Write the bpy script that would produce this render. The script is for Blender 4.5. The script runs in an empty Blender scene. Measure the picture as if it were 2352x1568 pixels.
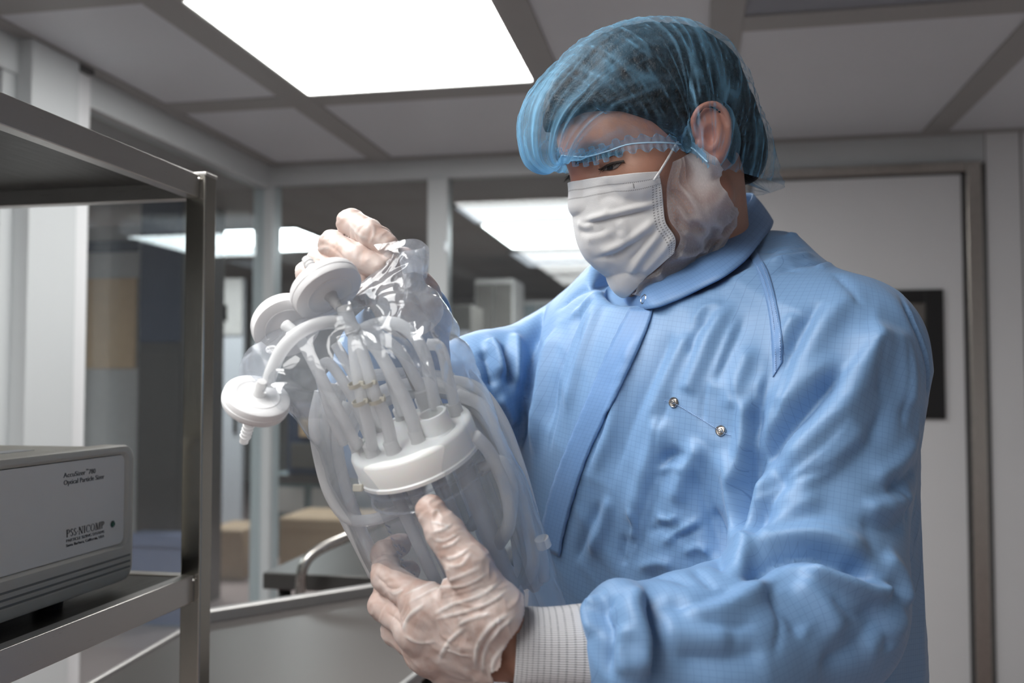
import bpy, math, random
import numpy as np
from mathutils import Vector, Matrix
from mathutils.bvhtree import BVHTree

# ------------------------------------------------------------------ camera, light, exposure
SC = bpy.context.scene
COL = SC.collection
FPX = 2150.0                                   # focal length for a 2352 x 1568 frame
YAW, PITCH = math.radians(10.9), math.radians(2.42)
EYE = np.array([0.0, 0.0, 1.36])
CR = np.array([math.cos(YAW), math.sin(YAW), 0.0])
_FH = np.array([-math.sin(YAW), math.cos(YAW), 0.0])
CF = math.cos(PITCH) * _FH + math.sin(PITCH) * np.array([0, 0, 1.0])
CU = -math.sin(PITCH) * _FH + math.cos(PITCH) * np.array([0, 0, 1.0])
CAMM = np.array([CR, CF, CU])                  # rows: right, forward, up

cam_d = bpy.data.cameras.new('camera')
cam = bpy.data.objects.new('camera', cam_d)
COL.objects.link(cam)
cam_d.sensor_width = 36.0
cam_d.lens = FPX / 2352 * 36.0
cam_d.clip_start = 0.02
cam.matrix_world = Matrix(((CR[0], CU[0], -CF[0], EYE[0]), (CR[1], CU[1], -CF[1], EYE[1]),
                           (CR[2], CU[2], -CF[2], EYE[2]), (0, 0, 0, 1)))
cam_d.dof.use_dof = True
cam_d.dof.focus_distance = 0.87
cam_d.dof.aperture_fstop = 4.8
SC.camera = cam

world = bpy.data.worlds.new('world')
SC.world = world
world.use_nodes = True
world.node_tree.nodes['Background'].inputs[0].default_value = (0.55, 0.6, 0.68, 1)
world.node_tree.nodes['Background'].inputs[1].default_value = 0.05
SC.view_settings.view_transform = 'Standard'
SC.view_settings.look = 'None'
SC.view_settings.exposure = 0.0
SC.view_settings.gamma = 1.0
SC.view_settings.use_curve_mapping = False
SC.cycles.transparent_max_bounces = 20
SC.cycles.max_bounces = 6
SC.cycles.diffuse_bounces = 3
SC.cycles.glossy_bounces = 4
SC.cycles.caustics_reflective = False
SC.cycles.caustics_refractive = False
SC.cycles.sample_clamp_indirect = 4.0
SC.cycles.use_denoising = True
SC.cycles.use_adaptive_sampling = True
SC.cycles.adaptive_threshold = 0.05
SC.cycles.use_light_tree = False
LIGHT_E = 12.5                                   # radiance of the ceiling light panels

# ------------------------------------------------------------------ helpers
def C(px, py, d):
    "a point of the photograph at depth d, in the camera's frame (right, forward, up)"
    return np.array([(px - 1176.0) / FPX * d, d, (784.0 - py) / FPX * d])

def toW(v):
    return EYE + np.asarray(v, float) @ CAMM

def at(px, py, d):
    return toW(C(px, py, d))

MATS = {}
def mat(name, color=(0.5, 0.5, 0.5), rough=0.5, metal=0.0, spec=0.5, noise=0.0, nscale=20.0, bump=0.0, bscale=200.0, **kw):
    if name in MATS:
        return MATS[name]
    m = bpy.data.materials.new(name)
    m.use_nodes = True
    nt = m.node_tree
    b = nt.nodes['Principled BSDF']
    b.inputs['Base Color'].default_value = (*color, 1)
    b.inputs['Roughness'].default_value = rough
    b.inputs['Metallic'].default_value = metal
    b.inputs['Specular IOR Level'].default_value = spec
    for k, v in kw.items():
        b.inputs[k.replace('_', ' ')].default_value = v
    if noise > 0:
        tc = nt.nodes.new('ShaderNodeTexCoord')
        n = nt.nodes.new('ShaderNodeTexNoise')
        n.inputs['Scale'].default_value = nscale
        n.inputs['Detail'].default_value = 4
        r = nt.nodes.new('ShaderNodeMapRange')
        r.inputs['To Min'].default_value = 1 - noise
        r.inputs['To Max'].default_value = 1 + noise
        mx = nt.nodes.new('ShaderNodeMix')
        mx.data_type = 'RGBA'; mx.blend_type = 'MULTIPLY'
        mx.inputs[0].default_value = 1
        mx.inputs[6].default_value = (*color, 1)
        nt.links.new(tc.outputs['Object'], n.inputs['Vector'])
        nt.links.new(n.outputs['Fac'], r.inputs['Value'])
        nt.links.new(r.outputs[0], mx.inputs[7])
        nt.links.new(mx.outputs[2], b.inputs['Base Color'])
    if bump > 0:
        tc = nt.nodes.new('ShaderNodeTexCoord')
        n = nt.nodes.new('ShaderNodeTexNoise')
        n.inputs['Scale'].default_value = bscale
        n.inputs['Detail'].default_value = 3
        bp = nt.nodes.new('ShaderNodeBump')
        bp.inputs['Strength'].default_value = bump
        bp.inputs['Distance'].default_value = 0.002
        nt.links.new(tc.outputs['Object'], n.inputs['Vector'])
        nt.links.new(n.outputs['Fac'], bp.inputs['Height'])
        nt.links.new(bp.outputs[0], b.inputs['Normal'])
    MATS[name] = m
    return m

def film_fresnel(nt, ior):
    "fresnel of a thin sheet: the same from both sides"
    g = nt.nodes.new('ShaderNodeNewGeometry')
    m = nt.nodes.new('ShaderNodeMix')
    m.inputs[2].default_value = ior
    m.inputs[3].default_value = 1.0 / ior
    nt.links.new(g.outputs['Backfacing'], m.inputs[0])
    fr = nt.nodes.new('ShaderNodeFresnel')
    nt.links.new(m.outputs[0], fr.inputs[0])
    return fr

def emit(name, color, strength):
    m = bpy.data.materials.new(name)
    m.use_nodes = True
    nt = m.node_tree
    nt.nodes.remove(nt.nodes['Principled BSDF'])
    e = nt.nodes.new('ShaderNodeEmission')
    e.inputs[0].default_value = (*color, 1)
    e.inputs[1].default_value = strength
    nt.links.new(e.outputs[0], nt.nodes['Material Output'].inputs[0])
    MATS[name] = m
    return m

def tag(o, label=None, cat=None, group=None, kind=None):
    if label: o['label'] = label
    if cat: o['category'] = cat
    if group: o['group'] = group
    if kind: o['kind'] = kind
    return o

def empty(name, loc):
    o = bpy.data.objects.new(name, None)
    o.location = Vector(loc)
    o.empty_display_size = 0.05
    COL.objects.link(o)
    return o

def wloc(o):
    p = np.zeros(3)
    while o is not None:
        p = p + np.array(o.location)
        o = o.parent
    return p

def link(name, me, m, parent=None, smooth=False, base=None):
    "mesh in world coordinates becomes an object under parent"
    o = bpy.data.objects.new(name, me)
    if parent is not None:
        o.parent = parent
        off = wloc(parent)
        me.transform(Matrix.Translation(-Vector(off)))
    elif base is not None:
        me.transform(Matrix.Translation(-Vector(base)))
        o.location = Vector(base)
    if m is not None:
        me.materials.append(m)
    if smooth:
        me.polygons.foreach_set('use_smooth', np.ones(len(me.polygons), bool))
    COL.objects.link(o)
    return o

def mesh(name, v, f, m, parent=None, smooth=False, base=None):
    me = bpy.data.meshes.new(name)
    me.from_pydata([tuple(map(float, p)) for p in v], [], [tuple(map(int, q)) for q in f])
    me.update()
    return link(name, me, m, parent, smooth, base)

def box_vf(x0, x1, y0, y1, z0, z1):
    v = [(x0, y0, z0), (x1, y0, z0), (x1, y1, z0), (x0, y1, z0), (x0, y0, z1), (x1, y0, z1), (x1, y1, z1), (x0, y1, z1)]
    f = [(3, 2, 1, 0), (4, 5, 6, 7), (0, 1, 5, 4), (1, 2, 6, 5), (2, 3, 7, 6), (3, 0, 4, 7)]
    return v, f

def boxes(name, bs, m, parent=None, bevel=0.0, base=None, seg=2):
    V, Fc = [], []
    for b in bs:
        v, f = box_vf(*b)
        k = len(V)
        V += v
        Fc += [tuple(i + k for i in q) for q in f]
    o = mesh(name, V, Fc, m, parent, base=base)
    if bevel > 0:
        md = o.modifiers.new('bevel', 'BEVEL')
        md.width = bevel
        md.segments = seg
        md.limit_method = 'ANGLE'
        for p in o.data.polygons: p.use_smooth = True
        md.harden_normals = True
    return o

def box(name, b, m, parent=None, bevel=0.0, base=None, seg=2):
    return boxes(name, [b], m, parent, bevel, base, seg)

def catmull(pts, n=8):
    P = np.asarray(pts, float)
    if len(P) == 2:
        return np.linspace(P[0], P[1], n)
    Q = np.vstack([2 * P[0] - P[1], P, 2 * P[-1] - P[-2]])
    out = []
    for i in range(1, len(Q) - 2):
        p0, p1, p2, p3 = Q[i - 1], Q[i], Q[i + 1], Q[i + 2]
        t = np.linspace(0, 1, n, endpoint=False)[:, None]
        out.append(0.5 * (2 * p1 + (p2 - p0) * t + (2 * p0 - 5 * p1 + 4 * p2 - p3) * t ** 2 + (3 * p1 - p0 - 3 * p2 + p3) * t ** 3))
    out.append(P[-1][None])
    return np.vstack(out)

def tube_vf(path, r, seg=12, cap=True):
    P = np.asarray(path, float)
    n = len(P)
    r = np.full(n, r) if np.isscalar(r) else np.asarray(r)
    T = np.gradient(P, axis=0)
    T /= np.linalg.norm(T, axis=1)[:, None] + 1e-12
    a = np.array([0, 0, 1.0]) if abs(T[0][2]) < 0.9 else np.array([1.0, 0, 0])
    u = np.cross(T[0], a); u /= np.linalg.norm(u)
    V = []
    for i in range(n):
        u = u - T[i] * (u @ T[i]); u /= np.linalg.norm(u) + 1e-12
        w = np.cross(T[i], u)
        for k in range(seg):
            an = 2 * math.pi * k / seg
            V.append(P[i] + r[i] * (math.cos(an) * u + math.sin(an) * w))
    Fc = []
    for i in range(n - 1):
        for k in range(seg):
            k2 = (k + 1) % seg
            Fc.append((i * seg + k, i * seg + k2, (i + 1) * seg + k2, (i + 1) * seg + k))
    if cap:
        Fc.append(tuple(range(seg - 1, -1, -1)))
        Fc.append(tuple(range((n - 1) * seg, n * seg)))
    return V, Fc

def tube(name, path, r, m, parent=None, seg=12, base=None, cap=True):
    v, f = tube_vf(path, r, seg, cap)
    return mesh(name, v, f, m, parent, True, base)

def frame_from(axis, hint=(0, 0, 1)):
    a = np.asarray(axis, float); a = a / np.linalg.norm(a)
    h = np.asarray(hint, float)
    if abs(a @ h) > 0.98: h = np.array([1.0, 0, 0])
    e1 = np.cross(h, a); e1 /= np.linalg.norm(e1)
    e2 = np.cross(a, e1)
    return e1, e2, a

def lathe_vf(prof, origin, axis, seg=48):
    "prof: list of (radius, height along axis)"
    e1, e2, a = frame_from(axis)
    V = []
    for (r, h) in prof:
        for k in range(seg):
            an = 2 * math.pi * k / seg
            V.append(np.asarray(origin) + h * a + r * (math.cos(an) * e1 + math.sin(an) * e2))
    Fc = []
    for i in range(len(prof) - 1):
        for k in range(seg):
            k2 = (k + 1) % seg
            Fc.append((i * seg + k, i * seg + k2, (i + 1) * seg + k2, (i + 1) * seg + k))
    return V, Fc

def lathe(name, prof, origin, axis, m, parent=None, seg=48, base=None, smooth=True):
    v, f = lathe_vf(prof, origin, axis, seg)
    o = mesh(name, v, f, m, parent, smooth, base)
    if smooth:
        md = o.modifiers.new('edges', 'EDGE_SPLIT')
        md.split_angle = math.radians(40)
    return o

_TEXTF = {}
def text(name, s, origin, xdir, ydir, size, m, parent, sx=1.0, depth=0.0002, align='LEFT', bold=0.0):
    cu = bpy.data.curves.new(name, 'FONT')
    cu.body = s
    cu.size = size
    cu.align_x = align
    cu.extrude = depth
    cu.offset = bold
    cu.resolution_u = 4
    t = bpy.data.objects.new(name + '_tmp', cu)
    COL.objects.link(t)
    dg = bpy.context.evaluated_depsgraph_get()
    me = bpy.data.meshes.new_from_object(t.evaluated_get(dg))
    bpy.data.objects.remove(t)
    bpy.data.curves.remove(cu)
    x = np.asarray(xdir, float); x /= np.linalg.norm(x)
    y = np.asarray(ydir, float); y -= x * (x @ y); y /= np.linalg.norm(y)
    z = np.cross(x, y)
    M = Matrix(((x[0] * sx, y[0], z[0], origin[0]), (x[1] * sx, y[1], z[1], origin[1]), (x[2] * sx, y[2], z[2], origin[2]), (0, 0, 0, 1)))
    me.transform(M)
    me.name = name
    me.materials.clear()
    return link(name, me, m, parent)
# ------------------------------------------------------------------ implicit-surface modelling
def smin(a, b, k):
    h = np.clip(0.5 + 0.5 * (b - a) / k, 0, 1)
    return b * (1 - h) + a * h - k * h * (1 - h)
def smax(a, b, k):
    return -smin(-a, -b, k)
def rcone(p, a, b, ra, rb):
    a = np.asarray(a); b = np.asarray(b); ba = b - a
    t = np.clip(((p - a) @ ba) / (ba @ ba), 0, 1)
    q = p - a - t[:, None] * ba
    return np.sqrt((q * q).sum(1)) - (ra + (rb - ra) * t)
def chain(p, pts, rs, k=0.0):
    d = None
    for i in range(len(pts) - 1):
        e = rcone(p, pts[i], pts[i + 1], rs[i], rs[i + 1])
        d = e if d is None else (smin(d, e, k) if k > 0 else np.minimum(d, e))
    return d
def ellip(p, c, r, M=None):
    q = p - np.asarray(c)
    if M is not None: q = q @ np.asarray(M).T
    r = np.asarray(r)
    k0 = np.sqrt(((q / r) ** 2).sum(1))
    k1 = np.sqrt(((q / r ** 2) ** 2).sum(1)) + 1e-9
    return k0 * (k0 - 1) / k1
def sphere(p, c, r):
    q = p - np.asarray(c)
    return np.sqrt((q * q).sum(1)) - r

def surface_nets(f, xs, ys, zs, B=6, margin=1.6):
    xs, ys, zs = (np.asarray(a, float) for a in (xs, ys, zs))
    n = (len(xs), len(ys), len(zs))
    def cen(a):
        k = int(math.ceil((len(a) - 1) / B))
        i0 = np.arange(k) * B; i1 = np.minimum(i0 + B, len(a) - 1)
        return (a[i0] + a[i1]) / 2, (a[i1] - a[i0]) / 2, i0, i1
    cx, hx, ix0, ix1 = cen(xs); cy, hy, iy0, iy1 = cen(ys); cz, hz, iz0, iz1 = cen(zs)
    G = np.stack(np.meshgrid(cx, cy, cz, indexing='ij'), -1).reshape(-1, 3)
    d = np.empty(len(G))
    for s in range(0, len(G), 200000): d[s:s + 200000] = f(G[s:s + 200000])
    hd = np.sqrt((np.stack(np.meshgrid(hx, hy, hz, indexing='ij'), -1) ** 2).sum(-1)).ravel()
    keep = (np.abs(d) < hd * margin + 0.004).reshape(len(cx), len(cy), len(cz))
    sg = np.where(d < 0, -1.0, 1.0).reshape(keep.shape).astype(np.float32)
    bi = [np.minimum(np.arange(m) // B, len(c) - 1) for m, c in zip(n, (cx, cy, cz))]
    V = sg[np.ix_(*bi)].copy()
    K = keep[np.ix_(*bi)]
    # blocks share their far faces with the next block
    M = K.copy()
    for ax in range(3):
        sl = [slice(None)] * 3; sr = [slice(None)] * 3
        sl[ax] = slice(1, None); sr[ax] = slice(0, -1)
        M[tuple(sl)] |= M[tuple(sr)].copy()
    I = np.argwhere(M)
    val = np.empty(len(I), np.float32)
    for s in range(0, len(I), 300000):
        q = I[s:s + 300000]
        val[s:s + 300000] = f(np.stack([xs[q[:, 0]], ys[q[:, 1]], zs[q[:, 2]]], 1))
    V[M] = val
    S = V < 0
    c = S[:-1, :-1, :-1].astype(np.int8)
    for dx, dy, dz in ((1, 0, 0), (0, 1, 0), (0, 0, 1), (1, 1, 0), (1, 0, 1), (0, 1, 1), (1, 1, 1)):
        c = c + S[dx:n[0] - 1 + dx, dy:n[1] - 1 + dy, dz:n[2] - 1 + dz]
    act = (c > 0) & (c < 8)
    A = np.argwhere(act)
    idx = np.full(act.shape, -1, np.int32)
    idx[tuple(A.T)] = np.arange(len(A))
    acc = np.zeros((len(A), 3)); cnt = np.zeros(len(A))
    cor = [(0, 0, 0), (1, 0, 0), (0, 1, 0), (1, 1, 0), (0, 0, 1), (1, 0, 1), (0, 1, 1), (1, 1, 1)]
    for a in range(8):
        for b in range(a + 1, 8):
            if sum(abs(cor[a][k] - cor[b][k]) for k in range(3)) != 1: continue
            pa = A + np.array(cor[a]); pb = A + np.array(cor[b])
            va = V[tuple(pa.T)].astype(float); vb = V[tuple(pb.T)].astype(float)
            m = (va < 0) != (vb < 0)
            t = np.where(m, va / np.where(m, va - vb, 1), 0)
            qa = np.stack([xs[pa[:, 0]], ys[pa[:, 1]], zs[pa[:, 2]]], 1); qb = np.stack([xs[pb[:, 0]], ys[pb[:, 1]], zs[pb[:, 2]]], 1)
            acc += np.where(m[:, None], qa + t[:, None] * (qb - qa), 0); cnt += m
    P = acc / cnt[:, None]
    F4 = []
    for ax in range(3):
        u, v = (ax + 1) % 3, (ax + 2) % 3
        sl0 = [slice(1, -1)] * 3; sl0[ax] = slice(0, -1)
        sl1 = [slice(1, -1)] * 3; sl1[ax] = slice(1, None)
        s0, s1 = S[tuple(sl0)], S[tuple(sl1)]
        E = np.argwhere(s0 != s1)
        off = np.ones(3, int); off[ax] = 0
        E = E + off
        flip = S[tuple(E.T)]
        def cell(du, dv):
            q = E.copy(); q[:, u] -= du; q[:, v] -= dv
            return idx[tuple(q.T)]
        q = np.stack([cell(1, 1), cell(0, 1), cell(0, 0), cell(1, 0)], 1)
        q[~flip] = q[~flip][:, ::-1]
        F4.append(q)
    F4 = np.vstack(F4)
    F4 = F4[(F4 >= 0).all(1)]
    return P, F4

def vnormals(P, F4):
    a = P[F4[:, 2]] - P[F4[:, 0]]; b = P[F4[:, 3]] - P[F4[:, 1]]
    fn = np.cross(a, b)
    N = np.zeros_like(P)
    for k in range(4): np.add.at(N, F4[:, k], fn)
    return N / (np.linalg.norm(N, axis=1)[:, None] + 1e-12)

def relax(P, F4, it=1, lam=0.5):
    for _ in range(it):
        S = np.zeros_like(P); c = np.zeros(len(P))
        for k in range(4):
            i, j = F4[:, k], F4[:, (k + 1) % 4]
            np.add.at(S, i, P[j]); np.add.at(S, j, P[i]); np.add.at(c, i, 1); np.add.at(c, j, 1)
        P = P + lam * (S / np.maximum(c, 1)[:, None] - P)
    return P

def qmesh(name, P, F4, m, parent, uv=None, attrs=None, smooth=True):
    "quads in the camera frame -> world mesh object; uv: (nfaces,4,2) or per-vertex (n,2)"
    me = bpy.data.meshes.new(name)
    W = toW(P)
    assert np.isfinite(W).all(), name
    F4 = np.asarray(F4)
    me.vertices.add(len(W)); me.vertices.foreach_set('co', W.astype(np.float32).ravel())
    me.loops.add(F4.size); me.loops.foreach_set('vertex_index', F4.astype(np.int32).ravel())
    me.polygons.add(len(F4)); me.polygons.foreach_set('loop_start', (np.arange(len(F4)) * 4).astype(np.int32))
    me.update(calc_edges=True)
    if uv is not None:
        l = me.uv_layers.new(name='UVMap')
        u = np.asarray(uv, np.float32)
        if u.ndim == 2: u = u[F4]
        l.data.foreach_set('uv', u.reshape(-1))
    for k, v in (attrs or {}).items():
        a = me.attributes.new(k, 'FLOAT', 'POINT')
        a.data.foreach_set('value', np.asarray(v, np.float32))
    me.validate()
    return link(name, me, m, parent, smooth)

def bvh_of(P, F4):
    return BVHTree.FromPolygons([tuple(p) for p in P.tolist()], [tuple(q) for q in F4.tolist()])

def hit(bvh, px, py):
    "where the sight line of a photograph point meets a surface (camera frame)"
    d = Vector(C(px, py, 1.0)).normalized()
    loc, nor, i, dist = bvh.ray_cast(Vector((0, 0, 0)), d)
    return (None, None) if loc is None else (np.array(loc), np.array(nor))

def on_surface(bvh, pix, n=10):
    out = []
    for (x, y) in catmull(np.asarray(pix, float), n):
        l, _ = hit(bvh, x, y)
        if l is not None: out.append(l)
    return np.array(out)

def fold_field(P, folds, bvh):
    "sum of ridges (+) and valleys (-): each fold is a line on the surface, width and height in mm"
    D = np.zeros(len(P))
    for f in folds:
        pix, w, amp = f[0], f[1] * 1e-3, f[2] * 1e-3
        L = on_surface(bvh, pix, 9)
        if len(L) < 2: continue
        lo, hi = L.min(0) - 3 * w, L.max(0) + 3 * w
        m = np.where(((P > lo) & (P < hi)).all(1))[0]
        if len(m) == 0: continue
        Q = P[m]
        best = np.full(len(m), 1e9); bt = np.zeros(len(m)); sd = np.zeros(len(m))
        n = len(L) - 1
        for i in range(n):
            a, b = L[i], L[i + 1]; ba = b - a
            if np.linalg.norm(ba) > 0.05: continue
            t = np.clip(((Q - a) @ ba) / (ba @ ba + 1e-12), 0, 1)
            d = ((Q - a - t[:, None] * ba) ** 2).sum(1)
            u = d < best
            best[u] = d[u]; bt[u] = (i + t[u]) / n
            if len(f) > 3: sd[u] = np.sign(ba[0] * (Q[u, 2] - a[2]) - ba[2] * (Q[u, 0] - a[0])) * f[3]
        tap = np.clip(np.minimum(bt, 1 - bt) * 5, 0, 1)
        tap = tap * tap * (3 - 2 * tap) * 0.85 + 0.15
        if len(f) > 3:      # cloth lying over cloth: a cliff on one side, a slow slope on the other
            r = np.sqrt(best)
            D[m] += amp * tap * np.where(sd > 0, np.exp(-(r / w) ** 1.3), np.exp(-(r / 0.0032) ** 2))
            continue
        D[m] += amp * tap * (np.exp(-best / (w * w)) if amp > 0 else np.exp(-(best / (w * w)) ** 0.62))
    return D

_NR = np.random.RandomState(5)
_NT = _NR.rand(64, 64, 64).astype(np.float32)
def vnoise(P, s):
    "smooth value noise in [-1, 1]"
    q = np.asarray(P) * s + 100.0
    i = np.floor(q).astype(int); f = q - i
    f = f * f * (3 - 2 * f)
    r = 0
    for dx in (0, 1):
        for dy in (0, 1):
            for dz in (0, 1):
                w = (f[:, 0] if dx else 1 - f[:, 0]) * (f[:, 1] if dy else 1 - f[:, 1]) * (f[:, 2] if dz else 1 - f[:, 2])
                r = r + w * _NT[(i[:, 0] + dx) % 64, (i[:, 1] + dy) % 64, (i[:, 2] + dz) % 64]
    return r * 2 - 1
# ------------------------------------------------------------------ the room
H = 2.44
XL, XR, YB, YF = -2.07, 2.75, 4.36, -2.6        # left glazing, right wall, back wall, wall behind the camera
M_white = mat('white_powder_coat', (0.60, 0.63, 0.64), 0.38, noise=0.03, nscale=3)
M_panel = mat('ceiling_panel_grey', (0.68, 0.71, 0.75), 0.42, noise=0.04, nscale=2)
M_grid = mat('ceiling_grid_aluminium', (0.36, 0.36, 0.355), 0.5, noise=0.04, nscale=4)
M_wall = mat('wall_panel_white', (0.80, 0.815, 0.83), 0.35, noise=0.025, nscale=2)
M_seam = mat('sealant_dark', (0.10, 0.10, 0.10), 0.7)
M_floor = mat('vinyl_floor', (0.38, 0.30, 0.285), 0.35, noise=0.08, nscale=30)
M_diff = emit('light_diffuser', (1.0, 0.99, 0.97), LIGHT_E)
M_diff2 = emit('light_diffuser_dimmed', (1.0, 0.99, 0.97), LIGHT_E * 0.8)
M_black = mat('black_plastic', (0.012, 0.012, 0.013), 0.4, noise=0.05)

def brushed(name, color, rough, axis=0, aniso=0.6):
    m = mat(name, color, rough, 1.0)
    nt = m.node_tree
    b = nt.nodes['Principled BSDF']
    tc = nt.nodes.new('ShaderNodeTexCoord')
    mp = nt.nodes.new('ShaderNodeMapping')
    s = [260.0, 260.0, 260.0]
    s[axis] = 6.0
    mp.inputs['Scale'].default_value = s
    n = nt.nodes.new('ShaderNodeTexNoise')
    n.inputs['Scale'].default_value = 3.0
    n.inputs['Detail'].default_value = 3
    nt.links.new(tc.outputs['Object'], mp.inputs[0])
    nt.links.new(mp.outputs[0], n.inputs['Vector'])
    r = nt.nodes.new('ShaderNodeMapRange')
    r.inputs['To Min'].default_value = rough * 0.75
    r.inputs['To Max'].default_value = rough * 1.3
    nt.links.new(n.outputs['Fac'], r.inputs['Value'])
    nt.links.new(r.outputs[0], b.inputs['Roughness'])
    bp = nt.nodes.new('ShaderNodeBump')
    bp.inputs['Strength'].default_value = 0.12
    bp.inputs['Distance'].default_value = 0.0004
    nt.links.new(n.outputs['Fac'], bp.inputs['Height'])
    nt.links.new(bp.outputs[0], b.inputs['Normal'])
    return m
M_steelY = brushed('brushed_steel_rail', (0.56, 0.545, 0.52), 0.30, 1)
M_steelX = brushed('brushed_steel_end_rail', (0.56, 0.545, 0.52), 0.30, 0)
M_steelZ = brushed('brushed_steel_post', (0.40, 0.38, 0.34), 0.22, 2)
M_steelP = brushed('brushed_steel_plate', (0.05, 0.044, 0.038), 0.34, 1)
M_frame = brushed('brushed_door_frame', (0.50, 0.47, 0.43), 0.28, 2)

def glass_pane(name, tint=(0.9, 0.95, 0.96), refl=0.07, haze=0.02):
    m = bpy.data.materials.new(name)
    m.use_nodes = True
    nt = m.node_tree
    nt.nodes.remove(nt.nodes['Principled BSDF'])
    tr = nt.nodes.new('ShaderNodeBsdfTransparent'); tr.inputs[0].default_value = (*tint, 1)
    gl = nt.nodes.new('ShaderNodeBsdfGlossy'); gl.inputs['Roughness'].default_value = 0.02
    fr = film_fresnel(nt, 1.5)
    mx = nt.nodes.new('ShaderNodeMixShader')
    df = nt.nodes.new('ShaderNodeBsdfDiffuse'); df.inputs[0].default_value = (0.7, 0.75, 0.8, 1)
    mx2 = nt.nodes.new('ShaderNodeMixShader'); mx2.inputs[0].default_value = haze
    nt.links.new(fr.outputs[0], mx.inputs[0])
    nt.links.new(tr.outputs[0], mx.inputs[1])
    nt.links.new(gl.outputs[0], mx.inputs[2])
    nt.links.new(mx.outputs[0], mx2.inputs[1])
    nt.links.new(df.outputs[0], mx2.inputs[2])
    nt.links.new(mx2.outputs[0], nt.nodes['Material Output'].inputs[0])
    MATS[name] = m
    return m
M_pane = glass_pane('partition_glass')

floor = tag(box('floor', (-7.5, 5.5, YF - 0.1, 12.0, -0.05, 0.0), M_floor), 'pinkish grey vinyl floor of the cleanroom', kind='structure')

# ceiling: grid beams, flat panels between them, light panels
ceil = tag(empty('ceiling', (0, 1, H)), 'grey panel ceiling with a wide aluminium grid', kind='structure')
bx = [(-1.54, -1.425), (-0.55, -0.45), (0.06, 0.16), (0.99, 1.095), (1.95, 2.05)]
for a, b in bx:
    box('grid_beam', (a, b, YF, YB, H - 0.002, H + 0.05), M_grid, ceil, 0.002)
box('grid_beam', (XL - 0.03, XL + 0.05, YF, YB, H - 0.002, H + 0.05), M_grid, ceil, 0.002)
box('grid_beam', (XL + 0.05, XR, YB - 0.045, YB + 0.03, H - 0.0015, H + 0.05), M_grid, ceil, 0.002)
xs_c = [XL + 0.05, -1.54, -1.425, -0.55, -0.45, 0.06, 0.16, 0.99, 1.095, 1.95, 2.05, XR]
cols = [(xs_c[0], xs_c[1]), (xs_c[2], xs_c[3]), (xs_c[4], xs_c[5]), (xs_c[6], xs_c[7]), (xs_c[8], xs_c[9]), (xs_c[10], xs_c[11])]
crossL = [(-1.82, -1.70), (-0.72, -0.60), (0.28, 0.40), (1.29, 1.41), (2.27, 2.39), (3.30, 3.43)]
crossR = [(-0.26, -0.14), (0.75, 0.87), (1.80, 1.92), (2.82, 2.94)]
light_spots = []
for ci, (xa, xb) in enumerate(cols):
    cr = crossL if ci < 2 else ([(-0.72, -0.60), (1.29, 1.41)] if ci == 2 else crossR)
    ys = [YF] + [e for c in cr for e in c] + [YB - 0.045]
    for c in cr:
        box('cross_beam', (xa, xb, c[0], c[1], H - 0.001, H + 0.05), M_grid, ceil, 0.002)
    for k in range(0, len(ys), 2):
        ya, yb = ys[k], ys[k + 1]
        if ci == 1 and k in (2, 4, 6, 10):
            light_spots.append((xa, xb, ya, yb)); continue
        if ci == 3 and k == 0 and ya > 9:
            light_spots.append((xa, xb, ya, yb)); continue
        m = M_panel
        if ci == 3 and k == 6:
            m = mat('filter_grille', (0.30, 0.325, 0.37), 0.6, bump=0.4, bscale=900)
        box('ceiling_panel', (xa, xb, ya, yb, H + 0.006, H + 0.02), m, ceil)
lname = ['bright square ceiling light panel above the corner glazing', 'ceiling light panel overhead between the shelf and the worker',
         'ceiling light panel overhead just left of the camera', 'ceiling light panel overhead behind the camera']
light_spots.sort(key=lambda s: (s[0] > 0, -s[2]))
for i, (xa, xb, ya, yb) in enumerate(light_spots):
    e = tag(empty('ceiling_light', ((xa + xb) / 2, (ya + yb) / 2, H)), lname[min(i, 3)], 'ceiling light', 'ceiling light panels')
    box('diffuser', (xa + 0.008, xb - 0.008, ya + 0.008, yb - 0.008, H + 0.004, H + 0.02), M_diff if yb > 0 else M_diff2, e)
    boxes('trim_frame', [(xa, xa + 0.008, ya, yb, H, H + 0.03), (xb - 0.008, xb, ya, yb, H, H + 0.03),
                         (xa, xb, ya, ya + 0.008, H, H + 0.03), (xa, xb, yb - 0.008, yb, H, H + 0.03)], M_grid, e)
box('top_cover', (-7.5, 5.5, YF - 0.1, 12.0, H + 0.06, H + 0.1), M_grid, ceil)

# back wall: glazed left half, door with steel frame on the right
wb = tag(empty('wall_back', (0, YB, 0)), 'glazed white partition with a door in the right part', kind='structure')
box('header_rail', (XL, -0.25, YB, YB + 0.06, 2.345, H), M_white, wb, 0.003)
box('corner_post', (XL - 0.09, XL + 0.012, YB - 0.02, YB + 0.09, 0, H), M_white, wb, 0.004)
box('mullion', (-1.255, -1.155, YB - 0.012, YB + 0.07, 0, 2.345), M_white, wb, 0.004)
box('mullion', (-0.35, -0.25, YB - 0.012, YB + 0.07, 0, 2.345), M_white, wb, 0.004)
box('sill_rail', (XL, -0.25, YB, YB + 0.06, 0, 0.12), M_white, wb, 0.003)
box('wall_panel', (-0.25, 0.22, YB, YB + 0.06, 0, H), M_wall, wb)
box('door_header', (0.22, 1.262, YB, YB + 0.06, 2.315, H), M_white, wb)
box('wall_panel', (1.262, 1.40, YB - 0.004, YB + 0.06, 0, H), M_wall, wb, 0.003)
box('wall_panel', (1.407, XR, YB - 0.002, YB + 0.06, 0, H), M_wall, wb, 0.003)
box('joint_seal', (1.398, 1.41, YB, YB + 0.05, 0, H), M_seam, wb)
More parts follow.
